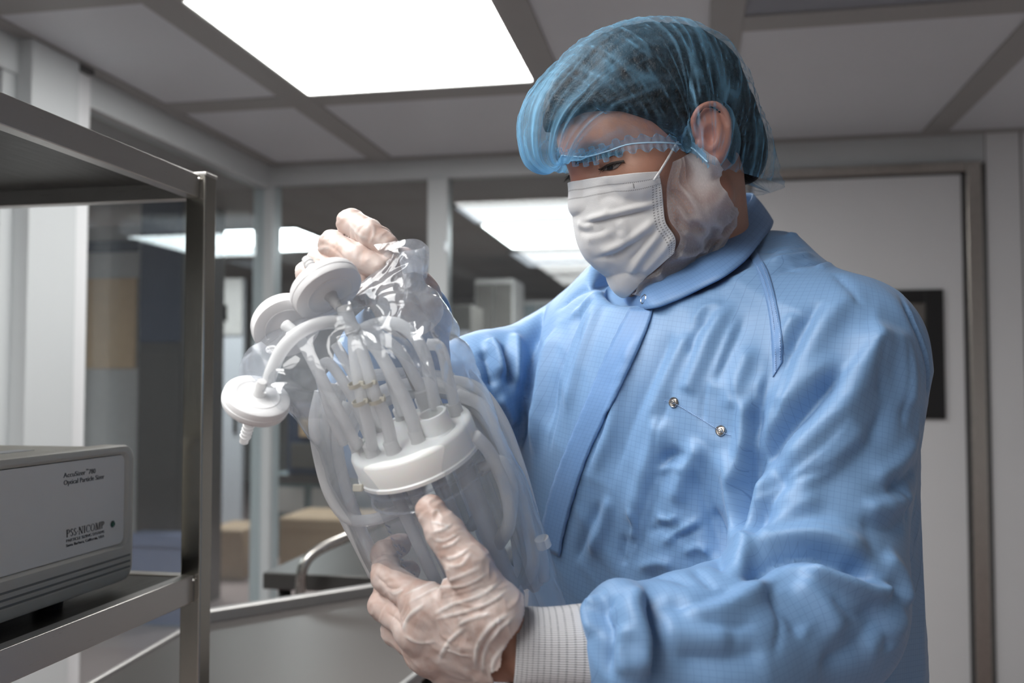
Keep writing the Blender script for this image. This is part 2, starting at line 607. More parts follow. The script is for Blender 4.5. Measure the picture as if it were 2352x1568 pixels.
box('joint_seal', (1.2585, 1.2645, YB - 0.001, YB + 0.05, 0, H), M_seam, wb)
for (xa, xb, lab) in ((XL + 0.012, -1.255, 'pane'), (-1.155, -0.35, 'pane')):
    box('glass_pane', (xa, xb, YB + 0.02, YB + 0.028, 0.12, 2.345), M_pane, wb)
# light switch strip reflector on the mullion
box('latch_plate', (-1.17, -1.158, YB - 0.025, YB - 0.011, 1.98, 2.03), mat('chrome_bright', (0.9, 0.9, 0.92), 0.1, 1.0), wb, 0.003)
# door
dr = tag(empty('door_1', (0.7, YB, 0)), 'plain white cleanroom door with black framed vision panel', kind='structure')
box('door_leaf', (0.28, 1.158, YB - 0.006, YB + 0.04, 0.01, 2.262), M_wall, dr)
boxes('door_frame', [(1.176, 1.238, YB - 0.028, YB + 0.03, 0, 2.315), (0.22, 0.262, YB - 0.028, YB + 0.03, 0, 2.315),
                     (0.262, 1.176, YB - 0.028, YB + 0.03, 2.272, 2.315)], M_frame, dr, 0.006)
boxes('door_gasket', [(1.158, 1.177, YB - 0.012, YB + 0.03, 0, 2.272), (0.262, 1.177, YB - 0.012, YB + 0.03, 2.262, 2.274)], M_seam, dr)
fx0, fx1, fz0, fz1 = 0.52, 1.075, 1.195, 1.76
boxes('vision_frame', [(fx0, fx0 + 0.075, YB - 0.022, YB + 0.03, fz0, fz1), (fx1 - 0.075, fx1, YB - 0.022, YB + 0.03, fz0, fz1),
                       (fx0 + 0.075, fx1 - 0.075, YB - 0.022, YB + 0.03, fz0, fz0 + 0.06), (fx0 + 0.075, fx1 - 0.075, YB - 0.022, YB + 0.03, fz1 - 0.06, fz1)], M_black, dr, 0.003)
M_vp = mat('vision_panel_film', (0.16, 0.15, 0.14), 0.12, noise=0.6, nscale=6)
box('vision_pane', (fx0 + 0.07, fx1 - 0.07, YB - 0.012, YB - 0.007, fz0 + 0.05, fz1 - 0.05), M_vp, dr)

# left glazing: wide white post, header, glass
wl = tag(empty('wall_left', (XL, 1, 0)), 'glass partition in white frames along the left side', kind='structure')
box('header_rail', (XL - 0.07, XL, 2.88, YB - 0.02, 2.322, H), M_white, wl, 0.003)
box('header_rail', (XL - 0.07, XL, YF, 2.60, 2.322, H), M_white, wl, 0.003)
box('wide_post', (XL - 0.12, XL + 0.045, 2.56, 2.79, 0, H - 0.003), M_white, wl, 0.004)
box('wide_post_cover', (XL - 0.07, XL + 0.02, 2.79, 2.885, 0, H - 0.003), M_wall, wl, 0.003)
box('post_clip', (XL + 0.02, XL + 0.04, 2.795, 2.875, H - 0.022, H - 0.003), M_seam, wl)
box('window_stile', (XL - 0.05, XL - 0.01, 2.50, 2.56, 0, 2.322), M_white, wl, 0.003)
box('sill_rail', (XL - 0.07, XL, 2.885, YB - 0.02, 0, 0.12), M_white, wl, 0.003)
box('sill_rail', (XL - 0.07, XL, YF, 2.56, 0, 0.12), M_white, wl, 0.003)
box('glass_pane', (XL - 0.04, XL - 0.032, 2.885, YB - 0.02, 0.12, 2.322), M_pane, wl)
box('glass_pane', (XL - 0.04, XL - 0.032, YF, 2.50, 0.12, 2.322), M_pane, wl)
wr = tag(box('wall_right', (XR, XR + 0.06, YF, YB + 0.06, 0, H), M_wall), 'white panel wall on the right side', kind='structure')
wf = tag(box('wall_front', (XL - 0.07, XR, YF - 0.06, YF, 0, H), M_wall), 'white panel wall behind the camera', kind='structure')

# the neighbouring rooms seen through the glass
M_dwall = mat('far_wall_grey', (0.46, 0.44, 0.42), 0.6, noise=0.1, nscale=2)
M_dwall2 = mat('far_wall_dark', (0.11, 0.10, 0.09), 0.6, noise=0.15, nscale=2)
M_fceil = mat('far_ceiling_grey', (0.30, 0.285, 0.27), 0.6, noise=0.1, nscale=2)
tag(box('wall_far', (-7.5, 5.5, 11.9, 12.0, 0, H + 0.05), M_dwall), 'dim grey wall far beyond the glazing', kind='structure')
tag(box('wall_outer', (-7.5, -7.4, YF, 11.9, 0, H + 0.05), M_dwall), 'dim grey wall of the room beyond the left glazing', kind='structure')
tag(boxes('ceiling_far', [(-7.4, 5.5, YB + 0.1, 11.9, H, H + 0.05), (-7.4, XL - 0.13, YF, YB + 0.1, H, H + 0.05)], M_fceil), 'dim grey ceiling of the neighbouring room', kind='structure')
M_far = emit('far_light_diffuser', (1, 1, 1), 12.0)
M_farrefl = emit('far_reflection_glow', (0.93, 0.93, 1), 0.62)  # glow put in for reflections in the double glazing, not a lamp
farl = [(-1.42, -0.1, 6.18, 7.37, M_far, 'bright ceiling light beyond the back glazing left of the face mask'),
        (-1.44, -0.1, 5.53, 6.14, M_farrefl, 'faint glowing panel imitating a glass reflection just in front of the bright far light'),
        (-1.50, -0.1, 7.60, 8.60, M_farrefl, 'faint glowing panel imitating a glass reflection just behind the bright far light'),
        (-3.42, -2.70, 6.08, 7.15, M_far, 'bright far ceiling light right of the slim corner post'),
        (-4.75, -3.62, 6.05, 7.10, M_far, 'bright far ceiling light seen past the steel shelf post'),
        (-4.3, -3.2, 1.5, 2.6, M_far, 'added unseen light brightening the side room behind the wide white post')]  # last entry: added out of view to brighten the room past the left glazing
for (xa, xb, ya, yb, m, lab) in farl:
    e = tag(empty('ceiling_light', ((xa + xb) / 2, (ya + yb) / 2, H - 0.02)), lab, 'ceiling light', 'far ceiling lights')
    box('diffuser', (xa + 0.01, xb - 0.01, ya + 0.01, yb - 0.01, H - 0.012, H), m, e)
    boxes('trim_frame', [(xa, xa + 0.01, ya, yb, H - 0.02, H), (xb - 0.01, xb, ya, yb, H - 0.02, H),
                         (xa, xb, ya, ya + 0.01, H - 0.02, H), (xa, xb, yb - 0.01, yb, H - 0.02, H)], M_grid, e)
# ------------------------------------------------------------------ steel shelf unit on the left
sh = tag(empty('steel_shelf', (-0.9, 0.85, 0)), 'brushed stainless steel shelf rack at the left edge holding an instrument', 'shelf')
PX0, PX1, PY0, PY1 = -0.661, -0.632, 1.133, 1.162
for (x0, x1, y0, y1) in ((PX0, PX1, PY0, PY1), (PX0 - 0.55, PX1 - 0.55, PY0, PY1), (PX0, PX1, PY0 - 0.95, PY1 - 0.95), (PX0 - 0.55, PX1 - 0.55, PY0 - 0.95, PY1 - 0.95)):
    p = box('post', (x0, x1, y0, y1, 0.0, 1.636), M_steelZ, sh, 0.0025)
    box('post_cap', (x0 - 0.0008, x1 + 0.0008, y0 - 0.0008, y1 + 0.0008, 1.633, 1.6375), M_steelX, p, 0.001)
for zt, zb in ((1.634, 1.603), (1.107, 1.072), (0.45, 0.415)):
    for dx in (0, -0.55):
        box('side_rail', (PX0 + dx + 0.002, PX0 + dx + 0.020, PY0 - 0.93, PY0, zb, zt), M_steelY, sh, 0.0015)
    for dy in (0, -0.95):
        box('end_rail', (PX0 - 0.53, PX0, PY0 + dy + 0.004, PY0 + dy + 0.022, zb, zt - 0.002), M_steelX, sh, 0.0015)
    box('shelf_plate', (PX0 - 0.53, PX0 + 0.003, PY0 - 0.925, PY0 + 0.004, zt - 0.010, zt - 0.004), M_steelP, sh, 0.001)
    wv, wf_ = [], []
    lathe('weld_spot', [(0.0, 0.0026), (0.0014, 0.002), (0.002, 0.0)], (PX0 + 0.0205, PY0 - 0.003, zt - 0.006), (1, 0, 0), M_steelX, sh, 12)

# ------------------------------------------------------------------ particle sizer
M_beige = mat('instrument_beige', (0.53, 0.505, 0.43), 0.48, noise=0.03, nscale=80, bump=0.05, bscale=1500)
M_plate = mat('instrument_plate', (0.76, 0.735, 0.66), 0.42, noise=0.02, nscale=40)
M_ink = mat('print_dark', (0.035, 0.035, 0.035), 0.6)
M_led = mat('green_led', (0.0, 0.085, 0.055), 0.15)
ix, iy0, iy1, iz0, iz1 = -0.69, 0.60, 1.074, 1.1135, 1.281
ins = tag(empty('particle_sizer', (ix - 0.18, 0.84, 1.103)), 'beige bench instrument with a pale front plate on the steel shelf', 'instrument')
def rrect(y0, y1, z0, z1, r, n=7):
    pts = []
    for (cy, cz, a0) in ((y1 - r, z1 - r, 0), (y0 + r, z1 - r, 90), (y0 + r, z0 + r, 180), (y1 - r, z0 + r, 270)):
        for k in range(n):
            a = math.radians(a0 + 90 * k / (n - 1))
            pts.append((cy + r * math.cos(a), cz + r * math.sin(a)))
    return pts
def loft_yz(name, rings, m, parent, cap0=True, cap1=True, smooth=True):
    V, Fc = [], []
    n = len(rings[0][1])
    for (x, ring) in rings:
        V += [(x, a, b) for a, b in ring]
    for i in range(len(rings) - 1):
        for k in range(n):
            k2 = (k + 1) % n
            Fc.append((i * n + k, i * n + k2, (i + 1) * n + k2, (i + 1) * n + k))
    if cap0: Fc.append(tuple(range(n - 1, -1, -1)))
    if cap1: Fc.append(tuple(range((len(rings) - 1) * n, len(rings) * n)))
    o = mesh(name, V, Fc, m, parent, smooth)
    md = o.modifiers.new('edges', 'EDGE_SPLIT'); md.split_angle = math.radians(35)
    return o
R1 = 0.019
py0, py1, pz0, pz1 = iy0 + 0.02, 1.0565, 1.160, 1.2695
loft_yz('bezel', [(ix - 0.03, rrect(iy0, iy1, iz0, iz1, R1)), (ix - 0.005, rrect(iy0, iy1, iz0, iz1, R1)), (ix - 0.0015, rrect(iy0 + 0.0015, iy1 - 0.0015, iz0 + 0.0015, iz1 - 0.0015, R1 - 0.001)),
                  (ix, rrect(iy0 + 0.005, iy1 - 0.005, iz0 + 0.005, iz1 - 0.005, R1 - 0.004)), (ix, rrect(py0 - 0.004, py1 + 0.004, pz0 - 0.004, pz1 + 0.004, 0.0135)),
                  (ix - 0.0025, rrect(py0 - 0.0015, py1 + 0.0015, pz0 - 0.0015, pz1 + 0.0015, 0.011)), (ix - 0.0045, rrect(py0, py1, pz0, pz1, 0.010))], M_beige, ins, cap1=False)
loft_yz('front_plate', [(ix - 0.006, rrect(py0 + 0.0006, py1 - 0.0006, pz0 + 0.0006, pz1 - 0.0006, 0.0095)), (ix - 0.0032, rrect(py0 + 0.0006, py1 - 0.0006, pz0 + 0.0006, pz1 - 0.0006, 0.0095))], M_plate, ins)
loft_yz('housing', [(ix - 0.36, rrect(iy0 + 0.004, iy1 - 0.004, iz0 + 0.004, iz1 - 0.003, 0.012)), (ix - 0.031, rrect(iy0 + 0.004, iy1 - 0.004, iz0 + 0.004, iz1 - 0.003, 0.012))], M_beige, ins)
M_groove = mat('groove_dark', (0.16, 0.155, 0.14), 0.6)
for z in (1.1442, 1.1368, 1.1298):
    loft_yz('groove', [(ix - 0.001, rrect(iy0 + 0.01, 1.0665, z - 0.0016, z + 0.0016, 0.0015, 4)), (ix + 0.0002, rrect(iy0 + 0.01, 1.0665, z - 0.0012, z + 0.0012, 0.0011, 4))], M_groove, ins)
    loft_yz('groove_lip', [(ix - 0.001, rrect(iy0 + 0.01, 1.0665, z - 0.0034, z - 0.0018, 0.0007, 4)), (ix + 0.0009, rrect(iy0 + 0.01, 1.0662, z - 0.0031, z - 0.0021, 0.0004, 4))], M_beige, ins)
for (y, x) in ((0.955, ix - 0.03), (0.66, ix - 0.03), (0.955, ix - 0.31), (0.66, ix - 0.31)):
    lathe('rubber_foot', [(0.0, 0.0), (0.015, 0.0), (0.016, 0.0098), (0.0, 0.0098)], (x, y, 1.1036), (0, 0, 1), M_black, ins, 24)
tx = ix - 0.0029
def itext(name, s, y, z, w, size, sx=None, **k):
    k.setdefault('bold', -0.00006)
    o = text(name, s, (tx, y, z), (0, 1, 0), (0, 0, 1), size, M_ink, ins, 1.0, **k)
    ys = [v.co.y for v in o.data.vertices]
    cur = max(ys) - min(ys); y_ = min(ys)
    for v in o.data.vertices: v.co.y = y_ + (v.co.y - y_) * w / cur
    return o
itext('model_name_print', 'AccuSizer', 0.9405, 1.2516, 0.0385, 0.0078)
itext('trademark_print', 'TM', 0.9800, 1.2562, 0.0036, 0.0024)
itext('model_number_print', '780', 0.9850, 1.2516, 0.0122, 0.0078)
itext('model_line_print', 'Optical Particle Sizer', 0.9408, 1.2434, 0.0735, 0.0078)
def serif_word(name, s, y, z, w, hgt):
    "roman capitals drawn as strokes with serifs"
    V, Fc = [], []
    def poly(pts):
        k = len(V); n = len(pts)
        for a, b in pts: V.append((tx + 0.0002, a, b))
        Fc.append(tuple(range(k, k + n)))
    def bar(x, a, b, t): poly([(x - t / 2, a), (x + t / 2, a), (x + t / 2, b), (x - t / 2, b)])
    def hbar(x0, x1, zc, t): poly([(x0, zc - t / 2), (x1, zc - t / 2), (x1, zc + t / 2), (x0, zc + t / 2)])
    def diag(x0, z0, x1, z1, t): poly([(x0 - t / 2, z0), (x0 + t / 2, z0), (x1 + t / 2, z1), (x1 - t / 2, z1)])
    def arc(cx, cz, rx, rz, a0, a1, t0, t1, n=18):
        P = []
        for k in range(n + 1):
            a = math.radians(a0 + (a1 - a0) * k / n)
            t = t0 + (t1 - t0) * abs(math.cos(a))
            P.append((cx + (rx - t / 2) * math.cos(a), cz + (rz - t0 / 2) * math.sin(a), t, a))
        for k in range(n):
            a, b = P[k], P[k + 1]
            poly([(a[0] - a[2] / 2 * math.cos(a[3]), a[1] - t0 / 2 * math.sin(a[3])), (a[0] + a[2] / 2 * math.cos(a[3]), a[1] + t0 / 2 * math.sin(a[3])),
                  (b[0] + b[2] / 2 * math.cos(b[3]), b[1] + t0 / 2 * math.sin(b[3])), (b[0] - b[2] / 2 * math.cos(b[3]), b[1] - t0 / 2 * math.sin(b[3]))])
    W = {'P': 0.62, 'S': 0.52, '.': 0.26, 'N': 0.82, 'I': 0.36, 'C': 0.74, 'O': 0.82, 'M': 0.98}
    tot = sum(W[c] for c in s); u = w / tot; h = hgt; T, t = 0.14 * u, 0.045 * u; x = y
    for c in s:
        L = x + 0.05 * u; Rr = x + W[c] * u - 0.05 * u; mid = (L + Rr) / 2
        def serif(xx): hbar(xx - 0.11 * u, xx + 0.11 * u, z + t / 2, t)
        def serift(xx): hbar(xx - 0.11 * u, xx + 0.11 * u, z + h - t / 2, t)
        if c == 'P':
            bar(L + 0.12 * u, z, z + h, T); serif(L + 0.12 * u); hbar(L, L + 0.3 * u, z + h - t / 2, t)
            arc(L + 0.25 * u, z + h * 0.73, 0.27 * u, h * 0.27, -90, 90, t, T); hbar(L + 0.12 * u, L + 0.25 * u, z + h * 0.46 + t / 2, t)
        elif c == 'S':
            arc(mid, z + h * 0.755, 0.19 * u, h * 0.245, 20, 270, t, T * 0.9); arc(mid, z + h * 0.265, 0.21 * u, h * 0.265, -160, 90, t, T * 0.9)
        elif c == '.':
            arc(mid, z + h * 0.45, 0.06 * u, 0.06 * u, 0, 360, 0.1 * u, 0.11 * u)
        elif c == 'N':
            bar(L + 0.12 * u, z, z + h, t * 1.4); bar(Rr - 0.12 * u, z, z + h, t * 1.4); diag(Rr - 0.14 * u, z, L + 0.12 * u, z + h, T)
            serif(L + 0.12 * u); serift(L + 0.08 * u); serift(Rr - 0.12 * u)
        elif c == 'I':
            bar(mid, z, z + h, T); serif(mid); serift(mid)
        elif c == 'C':
            arc(mid + 0.03 * u, z + h / 2, 0.34 * u, h / 2, 42, 318, t, T); bar(Rr - 0.06 * u, z + h * 0.66, z + h, t)
        elif c == 'O':
            arc(mid, z + h / 2, 0.37 * u, h / 2, 0, 360, t, T)
        elif c == 'M':
            bar(L + 0.12 * u, z, z + h, t * 1.4); bar(Rr - 0.12 * u, z, z + h, T); diag(mid, z, L + 0.13 * u, z + h, T); diag(mid, z, Rr - 0.13 * u, z + h, t * 1.3)
            serif(L + 0.12 * u); serif(Rr - 0.12 * u); serift(L + 0.08 * u); serift(Rr - 0.1 * u)
        x += W[c] * u
    return mesh(name, V, Fc, M_ink, ins)
serif_word('maker_print', 'PSS.NICOMP', 0.9465, 1.1843, 0.070, 0.0084)
itext('maker_line_print', 'PARTICLE SIZING SYSTEMS', 0.9472, 1.1786, 0.0690, 0.0047)
itext('maker_place_print', 'Santa Barbara, California, USA', 0.9472, 1.1735, 0.0690, 0.0044, bold=-0.00002)
lathe('status_light', [(0.0034, 0.0), (0.0034, 0.0012), (0.0028, 0.002), (0.0, 0.0023)], (ix - 0.0034, 1.0332, 1.1865), (1, 0, 0), M_led, ins, 24)
lathe('status_light_rim', [(0.0042, 0.0), (0.0042, 0.0006), (0.0034, 0.0008)], (ix - 0.0034, 1.0332, 1.1865), (1, 0, 0), M_black, ins, 24)
box('top_sticker', (ix - 0.10, ix - 0.075, 0.90, 0.985, iz1 - 0.003, iz1 - 0.0024), mat('sticker_white', (0.6, 0.61, 0.62), 0.4), ins)

# ------------------------------------------------------------------ steel carts behind the work
def poly_slab(name, pts, z0, z1, m, parent, bevel=0.0):
    n = len(pts)
    V = [(x, y, z0) for x, y in pts] + [(x, y, z1) for x, y in pts]
    Fc = [tuple(range(n - 1, -1, -1)), tuple(range(n, 2 * n))] + [(i, (i + 1) % n, (i + 1) % n + n, i + n) for i in range(n)]
    o = mesh(name, V, Fc, m, parent)
    if bevel:
        md = o.modifiers.new('bevel', 'BEVEL'); md.width = bevel; md.segments = 2
    return o
M_cart = mat('cart_satin_steel', (0.15, 0.137, 0.132), 0.36, 0.85, noise=0.05, nscale=3)
M_cart2 = mat('cart_dark_steel', (0.10, 0.098, 0.095), 0.35, 0.6, noise=0.05, nscale=3)
M_rim = mat('cart_rim_steel', (0.42, 0.41, 0.40), 0.4, 0.6, noise=0.06, nscale=60)
ct = tag(empty('steel_cart', (-0.7, 1.55, 0)), 'satin steel cart with a raised rim below the bagged vessel', 'cart')
cp = [(-0.915, 1.18), (-0.47, 1.18), (-0.425, 1.66), (-0.64, 2.09), (-0.96, 1.715)]
poly_slab('tray', cp, 0.872, 0.885, M_cart, ct, 0.003)
def rim(a, b, h=0.018, t=0.02):
    a = np.array(a); b = np.array(b); d = (b - a) / np.linalg.norm(b - a); n = np.array([-d[1], d[0]]) * t / 2
    poly_slab('rim', [tuple(a + n), tuple(a - n), tuple(b - n), tuple(b + n)], 0.872, 0.885 + h, M_rim, ct, 0.004)
rim(cp[3], cp[4], 0.022, 0.026); rim(cp[2], cp[3], 0.012); rim(cp[1], cp[2], 0.006, 0.012); rim(cp[4], cp[0], 0.006, 0.012); rim(cp[0], cp[1], 0.01)
for (x, y) in ((-0.87, 1.22), (-0.5, 1.22), (-0.46, 1.62), (-0.9, 1.70)):
    tube('leg', [(x, y, 0.0), (x, y, 0.875)], 0.016, M_cart, ct)
c2 = tag(empty('push_cart', (-0.75, 2.45, 0)), 'dark steel push cart with a bent tube handle behind the first cart', 'cart')
box('deck', (-1.02, -0.5, 2.12, 2.85, 0.86, 0.90), M_cart2, c2, 0.004)
hp = [at(688, 1400, 2.16), at(690, 1350, 2.16), at(697, 1300, 2.16), at(728, 1265, 2.18), at(800, 1232, 2.22), at(900, 1188, 2.30), at(985, 1165, 2.42), at(1030, 1185, 2.52), at(1045, 1240, 2.58), at(1045, 1300, 2.60)]
tube('handle', catmull(hp, 8), 0.0125, brushed('handle_steel', (0.5, 0.48, 0.45), 0.25, 2), c2)
for (x, y) in ((-0.98, 2.16), (-0.54, 2.16), (-0.98, 2.8), (-0.54, 2.8)):
    tube('leg', [(x, y, 0.0), (x, y, 0.865)], 0.016, M_cart2, c2)
tube('white_pipe', [at(985, 1540, 2.0), at(985, 1700, 2.0)], 0.03, M_white, c2)

# ------------------------------------------------------------------ dim furniture beyond the glazing
def plane_pt(px, py, Y):
    d = ((px - 1176) / FPX) * CR + CF + ((784 - py) / FPX) * CU
    return EYE + d * (Y / d[1])
def fbox(name, px0, px1, py0, py1, Y, dep, m, label, cat, stand=True, parts=(), bevel=0.01):
    a = plane_pt(px0, (py0 + py1) / 2, Y); b = plane_pt(px1, (py0 + py1) / 2, Y)
    zt = plane_pt((px0 + px1) / 2, py0, Y)[2]; zb = 0.0 if stand else plane_pt((px0 + px1) / 2, py1, Y)[2]
    e = tag(empty(name, ((a[0] + b[0]) / 2, Y, zb)), label, cat)
    box('body', (a[0], b[0], Y, Y + dep, zb, zt), m, e, bevel)
    for (pn, u0, u1, v0, v1, pm) in parts:
        W_, H_ = b[0] - a[0], zt - zb
        box(pn, (a[0] + u0 * W_, a[0] + u1 * W_, Y - 0.02, Y + 0.002, zb + v0 * H_, zb + v1 * H_), pm, e, 0.004)
    return e
M_brown = mat('dark_brown_laminate', (0.085, 0.072, 0.065), 0.5, noise=0.1)
M_navy = mat('navy_cover', (0.05, 0.06, 0.10), 0.5, noise=0.1)
M_tan = mat('tan_board', (0.62, 0.44, 0.27), 0.6, noise=0.1)
M_blue = mat('blue_grey_bin', (0.22, 0.25, 0.38), 0.5, noise=0.1)
M_card = mat('cardboard', (0.42, 0.30, 0.20), 0.8, noise=0.15, nscale=8)
M_lgrey = mat('light_grey_door', (0.52, 0.53, 0.56), 0.5, noise=0.06)
M_teal = mat('pale_teal', (0.20, 0.24, 0.25), 0.5, noise=0.06)
fbox('dark_cabinet', 318, 418, 440, 1300, 5.0, 0.5, M_brown, 'tall dark brown cabinet beyond the left glazing', 'cabinet', parts=(('door', 0.04, 0.96, 0.05, 0.62, M_brown), ('dark_door', 0.04, 0.96, 0.64, 0.98, M_navy)))
fbox('partition_board', 182, 318, 520, 1100, 5.2, 0.08, mat('grey_board', (0.50, 0.49, 0.48), 0.5, noise=0.1), 'grey board with a tan upper patch beyond the left glazing', 'board', parts=(('tan_patch', 0.15, 0.98, 0.62, 0.86, M_tan), ('rail', 0.0, 1.0, 0.93, 0.96, M_navy)))
fbox('storage_bin', 284, 430, 1230, 1400, 4.8, 0.18, M_blue, 'blue grey storage bin at the foot of the dark cabinet', 'bin', parts=(('lid', -0.01, 1.01, 0.88, 1.02, M_blue),))
fbox('grey_door', 470, 556, 640, 1170, 7.6, 0.06, M_lgrey, 'pale grey door seen between shelf post and corner post', 'door panel', parts=(('upper_band', 0, 1, 0.78, 1.0, M_dwall), ('dark_sign', 0.1, 0.62, 0.83, 0.90, M_black), ('handle_bar', 0.8, 0.9, 0.4, 0.5, M_cart)))
fbox('cardboard_box', 470, 560, 1215, 1345, 6.0, 0.4, M_card, 'cardboard box on the floor left of the corner post', 'box', parts=(('flap', 0.02, 0.98, 0.8, 0.98, M_card),))
fbox('pallet_box', 640, 840, 1190, 1345, 6.0, 0.5, M_card, 'wide cardboard crate on the floor behind the handle', 'box', parts=(('flap', 0.02, 0.98, 0.8, 0.98, M_card),))
fbox('lab_bench', 620, 800, 1090, 1180, 6.8, 0.6, M_teal, 'grey lab bench between the two glazing mullions', 'bench', parts=(('worktop', -0.02, 1.02, 0.9, 1.0, M_cart), ('drawer', 0.05, 0.45, 0.55, 0.85, M_dwall), ('drawer', 0.55, 0.95, 0.55, 0.85, M_dwall)))
fbox('equipment_rack', 660, 760, 930, 1090, 6.75, 0.4, M_navy, 'navy equipment rack standing on the lab bench', 'rack', stand=False, parts=(('front_panel', 0.1, 0.9, 0.1, 0.45, M_dwall2), ('lamp_tan', 0.3, 0.7, 0.55, 0.8, M_tan)))
fbox('tall_cupboard', 1090, 1180, 640, 1200, 7.8, 0.5, M_dwall, 'tall grey cupboard seen above the bag right of the mullion', 'cupboard', parts=(('door', 0.05, 0.48, 0.02, 0.98, M_dwall2), ('door', 0.52, 0.95, 0.02, 0.98, M_dwall2)))
fbox('instrument_trolley', 1035, 1082, 700, 860, 6.6, 0.4, M_dwall2, 'dark trolley with a pale screen beside the right mullion', 'trolley', parts=(('pale_screen', 0.05, 0.9, 0.80, 0.90, M_lgrey),))
fbox('white_cabinet', 1180, 1290, 690, 1200, 8.6, 0.5, M_dwall, 'grey cabinet with glazed doors behind the far shoulder', 'cabinet', parts=(('door', 0.05, 0.48, 0.3, 0.98, M_teal), ('door', 0.52, 0.95, 0.3, 0.98, M_teal)))
fbox('wall_cabinet', 616, 985, 540, 720, 9.5, 0.5, M_dwall2, 'long dark wall cabinet behind the raised gloved hand', 'cabinet', stand=False, parts=(('door', 0.01, 0.32, 0.05, 0.95, M_dwall), ('door', 0.34, 0.66, 0.05, 0.95, M_dwall), ('door', 0.68, 0.99, 0.05, 0.95, M_dwall)))
# ------------------------------------------------------------------ the worker
# everything of the figure is laid out in the camera frame (right, forward, up) and turned into world space by qmesh()
HA, HB, HROLL = math.radians(71.5), math.radians(19.5), math.radians(1.0)
_hf = np.array([-math.sin(HA), -math.cos(HA), 0.0]); _up = np.array([0, 0, 1.0])
_hy = math.cos(HB) * _hf - math.sin(HB) * _up
_hz = math.cos(HB) * _up + math.sin(HB) * _hf
_hx = np.cross(_hz, _hy)
_hx, _hz = math.cos(HROLL) * _hx + math.sin(HROLL) * _hz, math.cos(HROLL) * _hz - math.sin(HROLL) * _hx
HM = np.array([_hx, _hy, _hz])                   # rows: his left, face forward, head up
HC = np.array([0.158, 0.972, 0.1875])            # between the ears
HS = 1.03
def HP(*p):
    return (np.asarray(p[0] if len(p) == 1 else p, float) * HS) @ HM + HC
def HL(P):
    return ((P - HC) @ HM.T) / HS
def face_sdf(q):
    "skull and face in head coordinates"
    ax = np.abs(q[:, 0])
    s = np.stack([ax, q[:, 1], q[:, 2]], 1)
    d = ellip(q, (0, -0.004, 0.044), (0.0765, 0.090, 0.0765))
    d = smin(d, ellip(q, (0, 0.030, 0.050), (0.064, 0.064, 0.062)), 0.03)
    d = smin(d, ellip(q, (0, 0.036, -0.022), (0.058, 0.052, 0.078)), 0.03)
    d = smin(d, rcone(s, (0.050, -0.002, -0.048), (0.0, 0.064, -0.094), 0.026, 0.022), 0.03)
    d = smin(d, sphere(q, (0, 0.074, -0.097), 0.0185), 0.02)
    d = smin(d, sphere(s, (0.043, 0.052, -0.008), 0.025), 0.02)
    d = smin(d, rcone(s, (0.0, 0.083, 0.036), (0.040, 0.070, 0.036), 0.0135, 0.011), 0.016)
    d = smax(d, -ellip(s, (0.031, 0.094, 0.018), (0.017, 0.016, 0.013)), 0.012)
    d = smin(d, rcone(q, (0, 0.088, 0.024), (0, 0.100, -0.016), 0.0085, 0.0115), 0.014)
    d = smin(d, ellip(s, (0.010, 0.094, -0.022), (0.009, 0.010, 0.008)), 0.008)
    d = smin(d, ellip(q, (0, 0.086, -0.056), (0.024, 0.013, 0.013)), 0.012)
    d = smin(d, sphere(s, (0.0315, 0.0735, 0.0185), 0.0118), 0.004)
    return d
EAR_P = np.array([(0.081, 0.006, 0.012), (0.087, 0.006, 0.030), (0.092, -0.006, 0.041), (0.096, -0.024, 0.039), (0.097, -0.034, 0.022), (0.094, -0.032, 0.002), (0.089, -0.022, -0.016), (0.083, -0.010, -0.029), (0.079, -0.001, -0.026)])
_EARC = catmull(EAR_P, 3)
def ear_sdf(q):
    c0 = np.array([0.082, -0.012, 0.006])
    s = (np.stack([np.abs(q[:, 0]), q[:, 1] - 0.006, q[:, 2]], 1) - c0) / np.array([0.85, 0.74, 0.74]) + c0
    e = np.full(len(q), 1.0)
    m = np.where(((s > np.array([0.055, -0.06, -0.05])) & (s < np.array([0.12, 0.03, 0.065]))).all(1))[0]
    if len(m):
        t = s[m]
        n = np.array([0.93, 0.35, 0.0]); n = n / np.linalg.norm(n)
        Mx = np.array([n, np.cross([0, 0, 1.0], n), [0, 0, 1.0]])
        pl = ellip(t, (0.085, -0.014, 0.006), (0.0076, 0.0215, 0.034), Mx)
        rim = chain(t, _EARC, [0.0036] * len(_EARC))
        inner = chain(t, np.array([(0.091, -0.022, 0.026), (0.0925, -0.022, 0.010), (0.090, -0.014, -0.006), (0.087, -0.006, -0.012)]), [0.003, 0.0035, 0.0035, 0.003])
        x = smin(pl, rim, 0.004)
        x = smax(x, -ellip(t, (0.0925, -0.008, 0.004), (0.008, 0.009, 0.013), Mx), 0.004)
        x = smax(x, -chain(t, np.array([(0.093, -0.004, 0.026), (0.0975, -0.019, 0.030), (0.0975, -0.027, 0.014)]), [0.0024] * 3), 0.003)
        x = smin(x, inner, 0.003)
        x = smin(x, sphere(t, (0.080, 0.004, -0.002), 0.0058), 0.004)
        x = smin(x, sphere(t, (0.0835, -0.010, -0.026), 0.0075), 0.006)
        e[m] = x * 0.74
    return e

# joints in the camera frame
TN = np.array([-0.77, -0.64]); TN /= np.linalg.norm(TN)      # the way the chest faces
TL = np.array([-TN[1], TN[0]])                                # towards his left shoulder
NECK0 = np.array([0.205, 1.035, 0.075])
SH_L, EL_L, WR_L = np.array([0.308, 0.878, -0.016]), C(1872, 1392, 0.79), C(1215, 1492, 0.705)
SH_R, EL_R, WR_R = np.array([0.062, 1.150, -0.026]), C(852, 965, 1.000), C(940, 700, 0.850)

